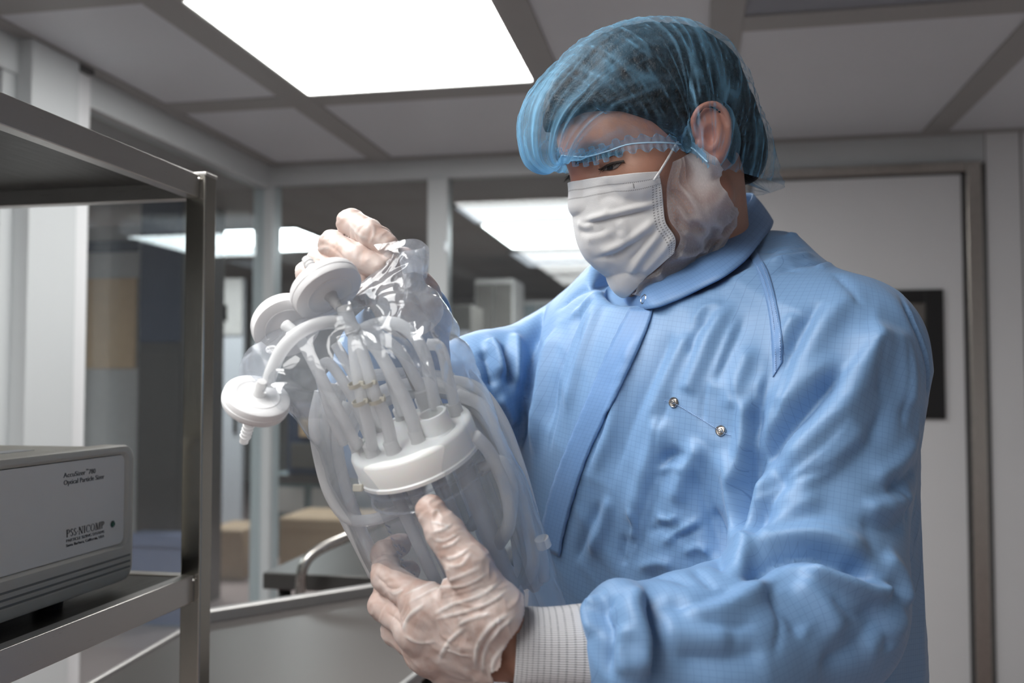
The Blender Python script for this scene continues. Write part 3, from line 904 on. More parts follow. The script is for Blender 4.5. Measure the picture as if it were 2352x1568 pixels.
# hands: joints from the knuckle to the tip, radii
HAND_L = dict(
    thumb=([C(1128, 1405, .688), C(1078, 1300, .686), C(1022, 1222, .694), C(988, 1170, .702)], [.0195, .0150, .0122, .0098]),
    index=([C(985, 1392, .717), C(888, 1326, .752), C(884, 1272, .782), C(918, 1250, .808)], [.0125, .0108, .0098, .0085]),
    middle=([C(962, 1445, .724), C(884, 1390, .758), C(896, 1338, .788), C(938, 1312, .816)], [.0130, .0112, .0100, .0088]),
    ring=([C(985, 1497, .732), C(912, 1447, .764), C(924, 1398, .796), C(965, 1372, .824)], [.0125, .0108, .0096, .0085]),
    little=([C(1040, 1535, .740), C(958, 1495, .770), C(966, 1455, .798), C(1003, 1432, .822)], [.0110, .0092, .0084, .0074]))
HAND_R = dict(
    thumb=([C(935, 668, .848), C(938, 628, .828), C(920, 602, .806), C(896, 598, .795)], [.0165, .0125, .0108, .0090]),
    index=([C(862, 560, .862), C(806, 512, .826), C(852, 537, .800), C(888, 566, .794)], [.0125, .0108, .0100, .0090]),
    middle=([C(842, 592, .872), C(766, 562, .828), C(820, 592, .800), C(872, 616, .792)], [.0128, .0112, .0106, .0095]),
    ring=([C(826, 628, .874), C(735, 605, .836), C(778, 632, .808), C(828, 652, .800)], [.0122, .0108, .0098, .0088]),
    little=([C(818, 662, .868), C(708, 630, .846), C(742, 655, .822), C(785, 668, .812)], [.0108, .0094, .0086, .0076]))
def boxed(fn, lo, hi):
    "evaluate fn only near its box, elsewhere the distance to the box"
    lo = np.asarray(lo); hi = np.asarray(hi)
    def g(p):
        o = np.maximum(np.maximum(lo - p, p - hi), 0)
        d = np.sqrt((o * o).sum(1)) + 0.01
        m = np.where((o == 0).all(1))[0]
        if len(m): d[m] = fn(p[m])
        return d
    return g
def hand_sdf(p, H, wrist, wr, grow=0.0, arm=None):
    d = None
    for k in ('thumb', 'index', 'middle', 'ring', 'little'):
        J, r = H[k]
        e = chain(p, J, [x + grow for x in r], 0.004)
        d = e if d is None else np.minimum(d, e)
    palm = None
    for k, r in (('index', .0145), ('middle', .0150), ('ring', .0150), ('little', .0135)):
        e = rcone(p, wrist + (H[k][0][0] - H['middle'][0][0]) * 0.25, H[k][0][0], wr * 0.72 + grow, r + grow)
        palm = e if palm is None else smin(palm, e, 0.012)
    ks = [H[k][0][0] for k in ('index', 'middle', 'ring', 'little')]
    for i in range(3):
        palm = smin(palm, rcone(p, ks[i], ks[i + 1], .0120 + grow, .0120 + grow), 0.008)
    palm = smin(palm, rcone(p, wrist * 0.8 + H['thumb'][0][0] * 0.2, H['thumb'][0][0], wr * 0.75 + grow, .019 + grow), 0.012)
    web = H['thumb'][0][1] * 0.45 + H['thumb'][0][0] * 0.1 + H['index'][0][0] * 0.45
    palm = smin(palm, rcone(p, web, H['thumb'][0][0] * 0.4 + H['middle'][0][0] * 0.3 + wrist * 0.3, .0075 + grow, .017 + grow), 0.016)
    d = smin(d, palm, 0.009)
    if arm is not None:
        d = smin(d, rcone(p, wrist, arm, wr + grow, wr * 1.15 + grow), 0.012)
    return d

def head_part(p):
    q = HL(p)
    return smin(face_sdf(q), ear_sdf(q), 0.004) * HS
head_b = boxed(head_part, HC - 0.21, HC + 0.21)
def hand_box(H, W, grow):
    pts = np.vstack([v[0] for v in H.values()] + [W[None]])
    return boxed(lambda p: hand_sdf(p, H, W, 0.026, grow), pts.min(0) - 0.05, pts.max(0) + 0.05)
hand_lb, hand_rb = hand_box(HAND_L, WR_L, -0.0035), hand_box(HAND_R, WR_R, -0.0035)
def body_sdf(p):
    d = head_b(p)
    nk = rcone(p, HP(0, -0.022, -0.030), NECK0, 0.054, 0.060)
    d = smin(d, nk, 0.022)
    d = smin(d, rcone(p, HP(0, 0.030, -0.080), NECK0 * 0.75 + HC * 0.25 + np.array([-0.02, -0.02, 0]), 0.030, 0.035), 0.025)
    t = p - np.array([0.195, 1.01, 0.0])
    u = t[:, 0] * TL[0] + t[:, 1] * TL[1]; v = t[:, 0] * TN[0] + t[:, 1] * TN[1]
    tor = ellip(np.stack([u, v, p[:, 2]], 1), (0, 0, -0.18), (0.145, 0.085, 0.29))
    d = smin(d, tor, 0.03)
    for S_, E_, W_ in ((SH_L, EL_L, WR_L), (SH_R, EL_R, WR_R)):
        d = smin(d, rcone(p, np.array([0.20, 1.02, 0.03]), S_, 0.048, 0.038), 0.03)
        d = smin(d, chain(p, [S_, E_, W_], [0.036, 0.030, 0.024], 0.01), 0.02)
    for hb in (hand_lb, hand_rb):
        d = smin(d, hb(p), 0.006)
    for s in (-1, 1):
        hp = np.array([0.21 + s * 0.09 * TL[0], 1.02 + s * 0.09 * TL[1], -0.46])
        d = smin(d, chain(p, [hp, hp + np.array([0, 0, -0.43]), hp + np.array([0, 0, -0.83])], [0.085, 0.058, 0.042], 0.01), 0.03)
        ft = hp + np.array([0, 0, -0.855])
        d = smin(d, rcone(p, ft, ft + np.array([TN[0] * 0.15, TN[1] * 0.15, -0.005]), 0.032, 0.026), 0.02)
    return d
def axis_steps(a, b, f0, f1, fine, coarse):
    out = [a]
    while out[-1] < b:
        x = out[-1]
        out.append(x + (fine if f0 <= x <= f1 else coarse))
    return np.array(out)

M_skin = mat('skin', (0.41, 0.215, 0.15), 0.48, noise=0.10, nscale=60, bump=0.10, bscale=700)
_b = M_skin.node_tree.nodes['Principled BSDF']
_b.inputs['Subsurface Weight'].default_value = 0.12
_b.inputs['Subsurface Radius'].default_value = (0.012, 0.005, 0.003)
PERSON_BASE = toW(np.array([0.21, 1.02, -1.345])); PERSON_BASE[2] = 0.0
person = tag(empty('person', PERSON_BASE), 'person in blue cleanroom gown, hair net and face mask holding a bagged vessel', 'person')

hx0, hx1 = HC[0] - 0.13, HC[0] + 0.14
bx_ = axis_steps(-0.20, 0.42, hx0, hx1, 0.0021, 0.006)
by_ = axis_steps(0.62, 1.32, HC[1] - 0.14, HC[1] + 0.13, 0.0021, 0.006)
bz_ = axis_steps(-1.40, HC[2] + 0.16, HC[2] - 0.12, HC[2] + 0.16, 0.0021, 0.006)
BP, BF = surface_nets(body_sdf, bx_, by_, bz_)
_q = HL(BP)
# flush of the skin: ears, nose and cheeks are redder, stubble on the jaw
body = qmesh('body', BP, BF, M_skin, person, attrs={
    'flush': np.clip(1 - np.abs(np.abs(_q[:, 0]) - 0.085) / 0.02, 0, 1) * (np.abs(_q[:, 2]) < 0.06) + np.exp(-((_q[:, 0] / 0.02) ** 2 + ((_q[:, 1] - 0.1) / 0.03) ** 2 + ((_q[:, 2] - 0.005) / 0.03) ** 2)),
    'stubble': np.clip((-0.045 - _q[:, 2] + 0.2 * (_q[:, 1] - 0.05)) / 0.03, 0, 1) * (_q[:, 1] > -0.01) * (_q[:, 2] > -0.14)})
def skin_nodes():
    nt = M_skin.node_tree; b = nt.nodes['Principled BSDF']
    src = b.inputs['Base Color'].links[0].from_socket
    a1 = nt.nodes.new('ShaderNodeAttribute'); a1.attribute_name = 'flush'
    a2 = nt.nodes.new('ShaderNodeAttribute'); a2.attribute_name = 'stubble'
    m1 = nt.nodes.new('ShaderNodeMix'); m1.data_type = 'RGBA'; m1.inputs[7].default_value = (0.55, 0.20, 0.15, 1)
    m2 = nt.nodes.new('ShaderNodeMix'); m2.data_type = 'RGBA'; m2.inputs[7].default_value = (0.12, 0.085, 0.07, 1)
    mm = nt.nodes.new('ShaderNodeMath'); mm.operation = 'MULTIPLY'; mm.inputs[1].default_value = 0.55
    m3 = nt.nodes.new('ShaderNodeMath'); m3.operation = 'MULTIPLY'; m3.inputs[1].default_value = 0.6
    nt.links.new(a1.outputs['Fac'], mm.inputs[0]); nt.links.new(mm.outputs[0], m1.inputs[0]); nt.links.new(src, m1.inputs[6])
    nt.links.new(a2.outputs['Fac'], m3.inputs[0]); nt.links.new(m3.outputs[0], m2.inputs[0]); nt.links.new(m1.outputs[2], m2.inputs[6])
    nt.links.new(m2.outputs[2], b.inputs['Base Color'])
skin_nodes()

# ------------------------------------------------------------------ gown
ZS = np.array([-1.30, -0.75, -0.60, -0.45, -0.30, -0.18, -0.08, 0.0, 0.05, 0.09, 0.13])
AA = np.array([0.150, 0.205, 0.222, 0.225, 0.222, 0.222, 0.222, 0.205, 0.165, 0.115, 0.085])
BB = np.array([0.110, 0.150, 0.158, 0.160, 0.158, 0.152, 0.142, 0.125, 0.105, 0.085, 0.070])
CX = np.array([0.215, 0.218, 0.220, 0.220, 0.216, 0.206, 0.198, 0.196, 0.200, 0.205, 0.210])
CY = np.array([1.02, 1.02, 1.02, 1.02, 1.02, 1.01, 1.005, 1.01, 1.025, 1.035, 1.035])
_zf = np.linspace(ZS[0], ZS[-1], 400)
def _smooth(y):
    v = np.interp(_zf, ZS, y); k = np.hanning(45); k /= k.sum()
    return np.convolve(np.pad(v, 22, mode='edge'), k, mode='valid')
AA, BB, CX, CY = (_smooth(y) for y in (AA, BB, CX, CY)); ZS = _zf
def torso_uv(p):
    z = p[:, 2]
    t0 = p[:, 0] - np.interp(z, ZS, CX); t1 = p[:, 1] - np.interp(z, ZS, CY)
    return t0 * TL[0] + t1 * TL[1], t0 * TN[0] + t1 * TN[1]
def gown_torso(p):
    z = p[:, 2]
    u, v = torso_uv(p)
    a, b = np.interp(z, ZS, AA), np.interp(z, ZS, BB)
    k = (np.abs(u / a) ** 2.3 + np.abs(v / b) ** 2.3) ** (1 / 2.3)
    d = (k - 1) * np.minimum(a, b) * 0.9
    return smax(d, np.maximum(z - 0.115, -1.28 - z), 0.02)
SLV_L = [SH_L, EL_L + np.array([0.0, 0, 0.0]), C(1640, 1505, 0.735), C(1450, 1500, 0.718)]
SLV_LR = [0.072, 0.066, 0.060, 0.050]
SLV_R = [SH_R, EL_R, C(900, 830, 0.925), C(932, 735, 0.872)]
SLV_RR = [0.060, 0.054, 0.046, 0.039]
ctop = [C(1726, 455, 1.055), C(1663, 536, .975), C(1619, 576, .952), C(1560, 618, .940), C(1507, 645, .938), C(1472, 663, .948), C(1446, 655, 1.00), C(1462, 600, 1.06), C(1540, 520, 1.10), C(1640, 462, 1.105), C(1700, 446, 1.085)]
cbot = [C(1773, 510, 1.040), C(1736, 572, .958), C(1676, 628, .925), C(1610, 664, .910), C(1548, 693, .910), C(1490, 710, .922), C(1440, 700, 1.00), C(1450, 630, 1.09), C(1530, 550, 1.14), C(1650, 500, 1.13), C(1730, 500, 1.085)]
NC_O = np.mean(cbot, 0)
_u, _s, _vt = np.linalg.svd(np.array(cbot) - NC_O)
NC_N = _vt[2] * np.sign(_vt[2][2])
NC_O = NC_O - NC_N * 0.001
def gown_sdf(p):
    d = gown_torso(p)
    d = smin(d, rcone(p, np.array([0.235, 1.01, 0.070]), SH_L + np.array([-0.004, 0.01, -0.002]), 0.055, 0.075), 0.035)
    d = smin(d, rcone(p, np.array([0.170, 1.07, 0.055]), SH_R, 0.055, 0.062), 0.035)
    d = smin(d, ellip(p, np.array([0.33, 0.98, -0.10]), (0.075, 0.09, 0.13)), 0.04)
    d = smin(d, chain(p, SLV_L, SLV_LR, 0.03), 0.028)
    d = smin(d, chain(p, SLV_R, SLV_RR, 0.03), 0.025)
    d = smin(d, ellip(p, C(1130, 900, 1.08), (0.05, 0.05, 0.058)), 0.03)
    # the sleeve end puffs out and folds over the knit cuff
    d = smin(d, ellip(p, C(1425, 1492, 0.708), (0.030, 0.050, 0.052)), 0.010)
    # opening for the collar
    h = (p - NC_O) @ NC_N
    rad = np.linalg.norm(p - NC_O - h[:, None] * NC_N, axis=1) - 0.112
    return smax(d, -smax(-h, rad, 0.01), 0.012)
GX = np.arange(-0.24, 0.45, 0.0029); GY = np.arange(0.60, 1.30, 0.0034)
GZ = np.concatenate([np.arange(-1.31, -0.42, 0.012), np.arange(-0.42, 0.14, 0.0029)])
GP, GF = surface_nets(gown_sdf, GX, GY, GZ)
GP = relax(GP, GF, 2, 0.4)
def g7(*pts):
    return [(1050 + x / 1.4025, 450 + y / 1.4025) for x, y in pts]
gb = bvh_of(GP, GF)
GFOLDS = [
    # sleeve, upper arm
    (g7((1265, 545), (1150, 690), (1060, 790), (985, 890)), 13, -8), (g7((1225, 500), (1110, 640), (1000, 760), (965, 870)), 15, 5),
    (g7((1325, 400), (1330, 500), (1250, 660), (1130, 800), (1040, 920)), 18, 6), (g7((1350, 470), (1345, 560), (1365, 660)), 7, -2.5),
    (g7((1425, 330), (1495, 500), (1518, 690), (1512, 850)), 6, -5), (g7((1400, 420), (1440, 560), (1455, 700)), 14, 3),
    (g7((1390, 640), (1340, 760), (1250, 870), (1120, 970)), 10, -3), (g7((1330, 720), (1230, 850), (1100, 960), (980, 1040)), 12, 3.5),
    (g7((1480, 780), (1420, 860), (1330, 920)), 9, 2.5), (g7((1500, 840), (1440, 920), (1380, 950)), 7, -2.5),
    (g7((1470, 960), (1400, 1000), (1300, 1010)), 9, 2.5), (g7((1450, 1060), (1380, 1075), (1290, 1050)), 8, -2.5),
    (g7((1080, 520), (1120, 440), (1150, 380)), 8, -2), (g7((1040, 520), (1060, 440), (1100, 380)), 9, 2.2),
    (g7((1290, 300), (1180, 420), (1080, 600), (1020, 700)), 14, 3.5), (g7((1180, 330), (1090, 460), (1050, 600)), 8, -2.5),
    # shoulder crinkles
    (g7((990, 180), (1080, 165), (1150, 150)), 5, -2.2), (g7((1000, 215), (1100, 195), (1190, 180)), 5, 2.0), (g7((1030, 240), (1120, 220), (1200, 215)), 5, -2.0),
    (g7((1060, 130), (1130, 135), (1190, 160)), 5, 1.6), (g7((1160, 240), (1230, 210), (1280, 205)), 6, 2.0),
    # elbow crook
    (g7((905, 1240), (1000, 1185), (1130, 1160), (1250, 1195), (1340, 1245)), 9, -11), (g7((930, 1190), (1060, 1125), (1200, 1110), (1330, 1185)), 16, 7),
    (g7((1090, 1205), (1210, 1240), (1340, 1275), (1370, 1240)), 9, 7), (g7((1140, 1190), (1250, 1215), (1345, 1250)), 5, -5),
    (g7((1360, 1150), (1420, 1230), (1440, 1330)), 14, 4), (g7((1300, 1300), (1370, 1390), (1380, 1470)), 12, -3),
    # armpit and side
    (g7((972, 640), (968, 800), (950, 960), (942, 1110)), 8, -11), (g7((1010, 880), (985, 990), (955, 1110), (900, 1230)), 12, 6),
    (g7((935, 640), (930, 800), (905, 960)), 13, 4.5), (g7((1090, 900), (1020, 1010), (960, 1150)), 8, -3.5), (g7((1180, 960), (1060, 1050), (975, 1140)), 10, 3.5),
    # forearm
    (g7((640, 1305), (740, 1320), (830, 1290), (890, 1250)), 8, -4), (g7((700, 1335), (820, 1335), (930, 1290), (1010, 1240)), 11, 4),
    (g7((980, 1260), (1060, 1330), (1120, 1420)), 10, -3.5), (g7((1080, 1240), (1170, 1320), (1240, 1420)), 12, 3.5), (g7((640, 1380), (760, 1420), (900, 1430)), 14, 3),
    (g7((690, 1480), (850, 1490), (1000, 1460)), 12, -3), (g7((1290, 1480), (1390, 1400), (1435, 1330)), 18, 3), (g7((1150, 1520), (1280, 1440), (1360, 1350)), 12, -3),
    # sleeve end over the cuff
    (g7((610, 1270), (622, 1330), (630, 1420), (635, 1560)), 6, -9), (g7((585, 1270), (560, 1330), (590, 1440), (590, 1560)), 9, 4), (g7((520, 1290), (470, 1340), (500, 1420), (480, 1560)), 8, -4),
    (g7((470, 1300), (430, 1340), (450, 1420)), 8, 4), (g7((545, 1380), (520, 1450), (540, 1550)), 7, 3),
    # chest
    (g7((885, 330), (820, 450), (760, 590), (740, 640)), 10, 2.6), (g7((930, 380), (880, 500), (830, 620)), 9, -2.6), (g7((950, 480), (905, 600), (880, 700)), 10, 2.6),
    (g7((600, 430), (540, 600), (500, 760), (440, 900)), 9, 2.2), (g7((700, 420), (640, 560), (560, 740), (500, 920)), 12, -2.5), (g7((760, 430), (690, 560), (600, 760)), 10, 2.5),
    (g7((860, 350), (800, 360), (760, 420)), 6, 1.6), (g7((820, 390), (770, 450), (750, 520)), 5, -1.6),
    (g7((660, 700), (640, 800), (600, 920), (560, 1080)), 14, 3.5), (g7((720, 800), (660, 900), (610, 1050), (560, 1200)), 13, -4), (g7((800, 790), (740, 880), (700, 1000)), 12, 4),
    (g7((770, 860), (800, 990), (830, 1100), (870, 1230)), 10, -5), (g7((850, 800), (890, 940), (915, 1060), (900, 1180)), 12, 5), (g7((820, 1000), (850, 1100), (850, 1210)), 7, -4),
    (g7((650, 860), (700, 830), (760, 840)), 5, -2.5), (g7((640, 890), (690, 870), (740, 880)), 4, 2),
    # crinkles low on the chest
    (g7((640, 1030), (680, 1045), (715, 1030)), 4, 2.4), (g7((610, 1085), (650, 1070), (700, 1050)), 4, -2), (g7((560, 1000), (575, 1060), (560, 1110)), 4.5, 2.2), (g7((700, 1100), (740, 1090), (790, 1060)), 4, -2.2),
    (g7((660, 1120), (720, 1080), (790, 1040)), 4.5, 2), (g7((540, 1090), (530, 1150), (545, 1190)), 5, -2), (g7((730, 1150), (780, 1130), (820, 1150)), 5, 2), (g7((580, 1200), (650, 1180), (700, 1190)), 6, 2),
    (g7((500, 960), (470, 1060), (430, 1160)), 9, 2.5), (g7((460, 980), (420, 1080), (380, 1180)), 7, -2), (g7((760, 1200), (800, 1240), (830, 1270)), 6, -2.5), (g7((600, 1240), (680, 1230), (760, 1260)), 7, -2.2),
    # far side
    (g7((290, 350), (250, 450), (232, 580), (215, 720), (205, 830)), 8, -12), (g7((330, 420), (290, 540), (270, 680), (250, 850)), 13, 4.5), (g7((410, 330), (370, 450), (320, 600), (290, 780)), 10, -3),
    (g7((470, 330), (430, 440), (390, 560), (350, 720)), 11, 3), (g7((520, 300), (440, 330), (360, 400)), 7, 2.2), (g7((480, 290), (400, 310), (330, 370)), 6, -2.2),
    (g7((105, 465), (130, 520), (140, 590)), 9, 6), (g7((145, 470), (165, 540), (170, 620)), 7, -5), (g7((190, 440), (195, 520), (190, 620)), 10, 5), (g7((80, 500), (100, 560), (110, 620)), 7, -5),
    (g7((130, 640), (160, 690), (190, 740)), 9, 4), (g7((110, 680), (150, 740), (190, 780)), 7, -4),
    # cloth lying over cloth
    (g7((1340, 380), (1330, 470), (1250, 590), (1150, 705), (1060, 800), (980, 900)), 26, 4.0, 1), (g7((990, 560), (972, 660), (968, 800), (952, 960), (944, 1100)), 20, 3.6, -1),
    (g7((930, 1215), (1010, 1175), (1130, 1158), (1250, 1195), (1345, 1250)), 22, 4.0, -1), (g7((295, 345), (252, 450), (234, 580), (217, 720), (206, 830)), 18, 3.6, 1),
    (g7((1432, 330), (1500, 500), (1522, 690), (1516, 850)), 16, 3.0, -1), (g7((905, 380), (850, 520), (800, 650)), 16, 1.6, 1), (g7((600, 420), (540, 580), (480, 760), (430, 900)), 16, 1.5, 1),
    (g7((780, 840), (805, 990), (835, 1100), (880, 1230)), 16, 2.4, -1), (g7((700, 830), (650, 920), (600, 1060), (560, 1180)), 16, 2.0, 1), (g7((1290, 700), (1180, 840), (1060, 940), (980, 1010)), 14, 1.8, 1),
    (g7((640, 1300), (720, 1315), (820, 1295), (890, 1250)), 16, 2.4, 1), (g7((1000, 1260), (1070, 1340), (1130, 1430)), 14, 1.8, 1), (g7((612, 1268), (624, 1330), (632, 1420), (637, 1560)), 14, 3.0, -1),
    (g7((470, 310), (400, 420), (350, 540), (310, 680)), 14, 1.8, 1), (g7((1470, 900), (1400, 970), (1300, 1000)), 12, 1.4, 1), (g7((1020, 190), (1100, 170), (1170, 165)), 9, 1.2, 1),
    # crisp creases
    (g7((1075, 560), (1060, 640), (1010, 760)), 3, -1.4), (g7((1200, 620), (1120, 720), (1040, 840)), 3, 1.2), (g7((1420, 450), (1440, 600), (1430, 760)), 3.5, -1.3), (g7((1300, 800), (1200, 880), (1080, 930)), 3, -1.2),
    (g7((1400, 900), (1440, 980), (1450, 1060)), 3, -1.3), (g7((700, 620), (660, 740), (640, 860)), 3, -1.2), (g7((840, 560), (800, 640), (790, 740)), 3, -1.2), (g7((560, 520), (500, 680), (450, 800)), 3, -1.1),
    (g7((1190, 1290), (1260, 1340), (1330, 1350)), 3.5, -1.4), (g7((1020, 1290), (1040, 1380), (1020, 1480)), 3.5, -1.4), (g7((780, 1370), (880, 1390), (960, 1370)), 3.5, -1.3), (g7((880, 600), (900, 700), (890, 800)), 3, -1.2),
    (g7((1010, 260), (1060, 240), (1110, 250)), 3, -1.2), (g7((1210, 250), (1260, 300), (1300, 370)), 4, -1.4), (g7((350, 560), (320, 700), (300, 820)), 3.5, -1.4), (g7((420, 420), (380, 520), (360, 640)), 3, -1.2)]
_seed = np.random.RandomState(11)
GN = vnormals(GP, GF)
_D = 2.15 * fold_field(GP, [(f[0], f[1] * 0.78, f[2]) + tuple(f[3:]) for f in GFOLDS], gb)
_R = np.array([[0.80, 0.0, 0.6], [0.25, 0.9, -0.35], [-0.55, 0.43, 0.72]])
_Q = GP @ _R.T
_W = _Q + 0.03 * np.stack([vnoise(_Q, 9), vnoise(_Q + 5, 9), vnoise(_Q + 9, 9)], 1)
_D += 0.0016 * (1 - 2 * np.abs(vnoise(_W * np.array([1.0, 1.0, 0.22]), 17))) + 0.0011 * (1 - 2 * np.abs(vnoise(_W[:, [2, 1, 0]] * np.array([0.35, 1, 1.0]), 26))) + 0.0004 * (1 - 2 * np.abs(vnoise(_W * np.array([1, 1, 0.4]), 60)))
_D += 0.0040 * np.clip((0.02 - GP[:, 0]) / 0.06, 0, 1) * (1 - 2 * np.abs(vnoise(_W[:, [1, 0, 2]] * np.array([1, 0.5, 1]), 18)))
GQ = GP + GN * _D[:, None]
GQ = relax(GQ, GF, 1, 0.3)

# cloth coordinates: sleeves run along the arm, the body panel runs around the chest
def seg_uv(p, pts):
    best = np.full(len(p), 1e9); S = np.zeros(len(p)); A = np.zeros(len(p)); s0 = 0.0
    ref = None
    for i in range(len(pts) - 1):
        a, b = pts[i], pts[i + 1]; ba = b - a; L = np.linalg.norm(ba); t_ = ba / L
        if ref is None: ref = np.cross(t_, [0, 1, 0.2])
        ref = ref - t_ * (ref @ t_); ref = ref / np.linalg.norm(ref); w = np.cross(t_, ref)
        q = p - a; s = q @ t_
        d = np.linalg.norm(q - np.clip(s, 0, L)[:, None] * t_, axis=1)
        u = d < best
        best[u] = d[u]; S[u] = s0 + s[u]; A[u] = np.arctan2(q[u] @ w, q[u] @ ref) * 0.068
        s0 += L
    return S, A, best
def gown_uv(P, Fq):
    fc = P[Fq].mean(1)
    u, v = torso_uv(fc); z = fc[:, 2]
    lim = np.interp(z, [-0.30, -0.12, -0.02, 0.05, 0.09], [0.235, 0.185, 0.140, 0.105, 0.072])
    sl = np.where((u > lim) & (z > -0.28), 1, np.where((u < -lim) & (z > -0.28), 2, 0))
    _, _, dL = seg_uv(fc, SLV_L); _, _, dR = seg_uv(fc, SLV_R)
    dt = gown_torso(fc)
    sl = np.where((dL < 0.095) & (dt > 0.006), 1, sl); sl = np.where((dR < 0.09) & (dt > 0.006), 2, sl)
    up, vp = torso_uv(P)
    ut = np.arctan2(up / 0.22, vp / 0.15) * 0.19; vt = P[:, 2]
    c45 = math.cos(0.12); s45 = math.sin(0.12)
    UV = np.zeros((len(Fq), 4, 2))
    T = np.stack([ut * c45 - vt * s45, ut * s45 + vt * c45], 1)
    s1, a1, _ = seg_uv(P, SLV_L); s2, a2, _ = seg_uv(P, SLV_R)
    for k, X in ((0, T), (1, np.stack([s1, a1], 1)), (2, np.stack([s2, a2], 1))):
        m = sl == k
        UV[m] = X[Fq[m]]
    return UV
def cloth_mat(name, col, col2, grid=(0.045, 0.115, 0.27), rough=0.52, pitch=0.0051):
    m = mat(name, col, rough)
    nt = m.node_tree; b = nt.nodes['Principled BSDF']
    b.inputs['Sheen Weight'].default_value = 0.15
    b.inputs['Sheen Roughness'].default_value = 0.4
    uv = nt.nodes.new('ShaderNodeUVMap'); uv.uv_map = 'UVMap'
    sp = nt.nodes.new('ShaderNodeSeparateXYZ'); nt.links.new(uv.outputs[0], sp.inputs[0])
    def M(op, a, bb=None, c=None):
        n = nt.nodes.new('ShaderNodeMath'); n.operation = op
        for i, x in enumerate((a, bb, c)):
            if x is None: continue
            if isinstance(x, (int, float)): n.inputs[i].default_value = x
            else: nt.links.new(x, n.inputs[i])
        return n.outputs[0]
    def line(x):
        f = M('FRACT', M('MULTIPLY', x, 1 / pitch))
        d = M('ABSOLUTE', M('SUBTRACT', f, 0.5))
        return M('SMOOTH_MIN', M('MULTIPLY', M('SUBTRACT', 0.042, d), 26.0), 1.0, 0.1)
    # dashes along the thread
    l = M('MAXIMUM', M('MAXIMUM', line(sp.outputs[0]), line(sp.outputs[1])), 0.0)
    l = M('MINIMUM', M('MULTIPLY', l, 0.46), 0.46)
    n = nt.nodes.new('ShaderNodeTexNoise'); n.inputs['Scale'].default_value = 9; n.inputs['Detail'].default_value = 3
    tc = nt.nodes.new('ShaderNodeTexCoord'); nt.links.new(tc.outputs['Object'], n.inputs['Vector'])
    m0 = nt.nodes.new('ShaderNodeMix'); m0.data_type = 'RGBA'; m0.inputs[6].default_value = (*col, 1); m0.inputs[7].default_value = (*col2, 1)
    nt.links.new(n.outputs['Fac'], m0.inputs[0])
    m1 = nt.nodes.new('ShaderNodeMix'); m1.data_type = 'RGBA'; m1.inputs[7].default_value = (*grid, 1)
    nt.links.new(l, m1.inputs[0]); nt.links.new(m0.outputs[2], m1.inputs[6]); nt.links.new(m1.outputs[2], b.inputs['Base Color'])
    # fine twill and soft wrinkles
    n2 = nt.nodes.new('ShaderNodeTexNoise'); n2.inputs['Scale'].default_value = 45; n2.inputs['Detail'].default_value = 4
    nt.links.new(tc.outputs['Object'], n2.inputs['Vector'])
    bp = nt.nodes.new('ShaderNodeBump'); bp.inputs['Strength'].default_value = 0.12; bp.inputs['Distance'].default_value = 0.003
    nt.links.new(n2.outputs['Fac'], bp.inputs['Height']); nt.links.new(bp.outputs[0], b.inputs['Normal'])
    return m
M_gown = cloth_mat('gown_cloth', (0.165, 0.305, 0.53), (0.19, 0.335, 0.555))
M_gown2 = cloth_mat('gown_double_cloth', (0.145, 0.28, 0.53), (0.16, 0.30, 0.55))
gown = qmesh('gown', GQ, GF, M_gown, person, uv=gown_uv(GQ, GF))
gb2 = bvh_of(GQ, GF)

def ribbon(name, left, right, n, k, bvh, m, parent, lift=0.0012, thick=0.0008, uvs=1.0, ripple=0.0):
    "a strip lying on a surface between two photograph lines"
    L = catmull(np.array(left, float), n); Rr = catmull(np.array(right, float), n)
    i = np.linspace(0, 1, 60)
    def res(A):
        s = np.r_[0, np.cumsum(np.linalg.norm(np.diff(A, axis=0), axis=1))]; s /= s[-1]
        return np.stack([np.interp(i, s, A[:, 0]), np.interp(i, s, A[:, 1])], 1)
    L, Rr = res(L), res(Rr)
    pts, ok = [], []
    for a in range(len(i)):
        for b in range(k + 1):
            p = L[a] * (1 - b / k) + Rr[a] * b / k
            loc, nor = hit(bvh, *p)
            if loc is None: pts.append(np.zeros(3)); ok.append(False); continue
            e = min(b, k - b)
            pts.append(loc + nor * (lift + ripple * math.sin(a * 1.7 + b) * (1 if e == 0 else 0.3))); ok.append(True)
    F_ = []
    for a in range(len(i) - 1):
        for b in range(k):
            q = (a * (k + 1) + b, (a + 1) * (k + 1) + b, (a + 1) * (k + 1) + b + 1, a * (k + 1) + b + 1)
            if all(ok[j] for j in q): F_.append(q)
    pts = np.array(pts)
    W = np.linalg.norm(toW(np.array([0, 0, 0]) + pts[0]) - toW(pts[k]))
    uv = np.array([((b / k) * 0.03, a * 0.006) for a in range(len(i)) for b in range(k + 1)]) * uvs
    o = qmesh(name, pts, np.array(F_), m, parent, uv=uv)
    md = o.modifiers.new('thickness', 'SOLIDIFY'); md.thickness = thick; md.offset = 0
    return o
ribbon('placket', g7((560, 365), (505, 470), (420, 660), (330, 880), (290, 1010), (270, 1130)), g7((635, 365), (610, 440), (535, 600), (440, 800), (395, 920), (350, 1080), (335, 1160)), 8, 8, gb2, M_gown2, gown, 0.0020, 0.0016, ripple=0.0005)
ribbon('raglan_tape', g7((936, 182), (972, 255), (1000, 355), (1013, 455), (1018, 585)), g7((956, 165), (1000, 240), (1030, 345), (1047, 450), (1048, 535)), 8, 4, gb2, M_gown2, gown, 0.0008, 0.0006, ripple=0.0002)
M_thread = mat('stitch_thread', (0.42, 0.58, 0.85), 0.6)
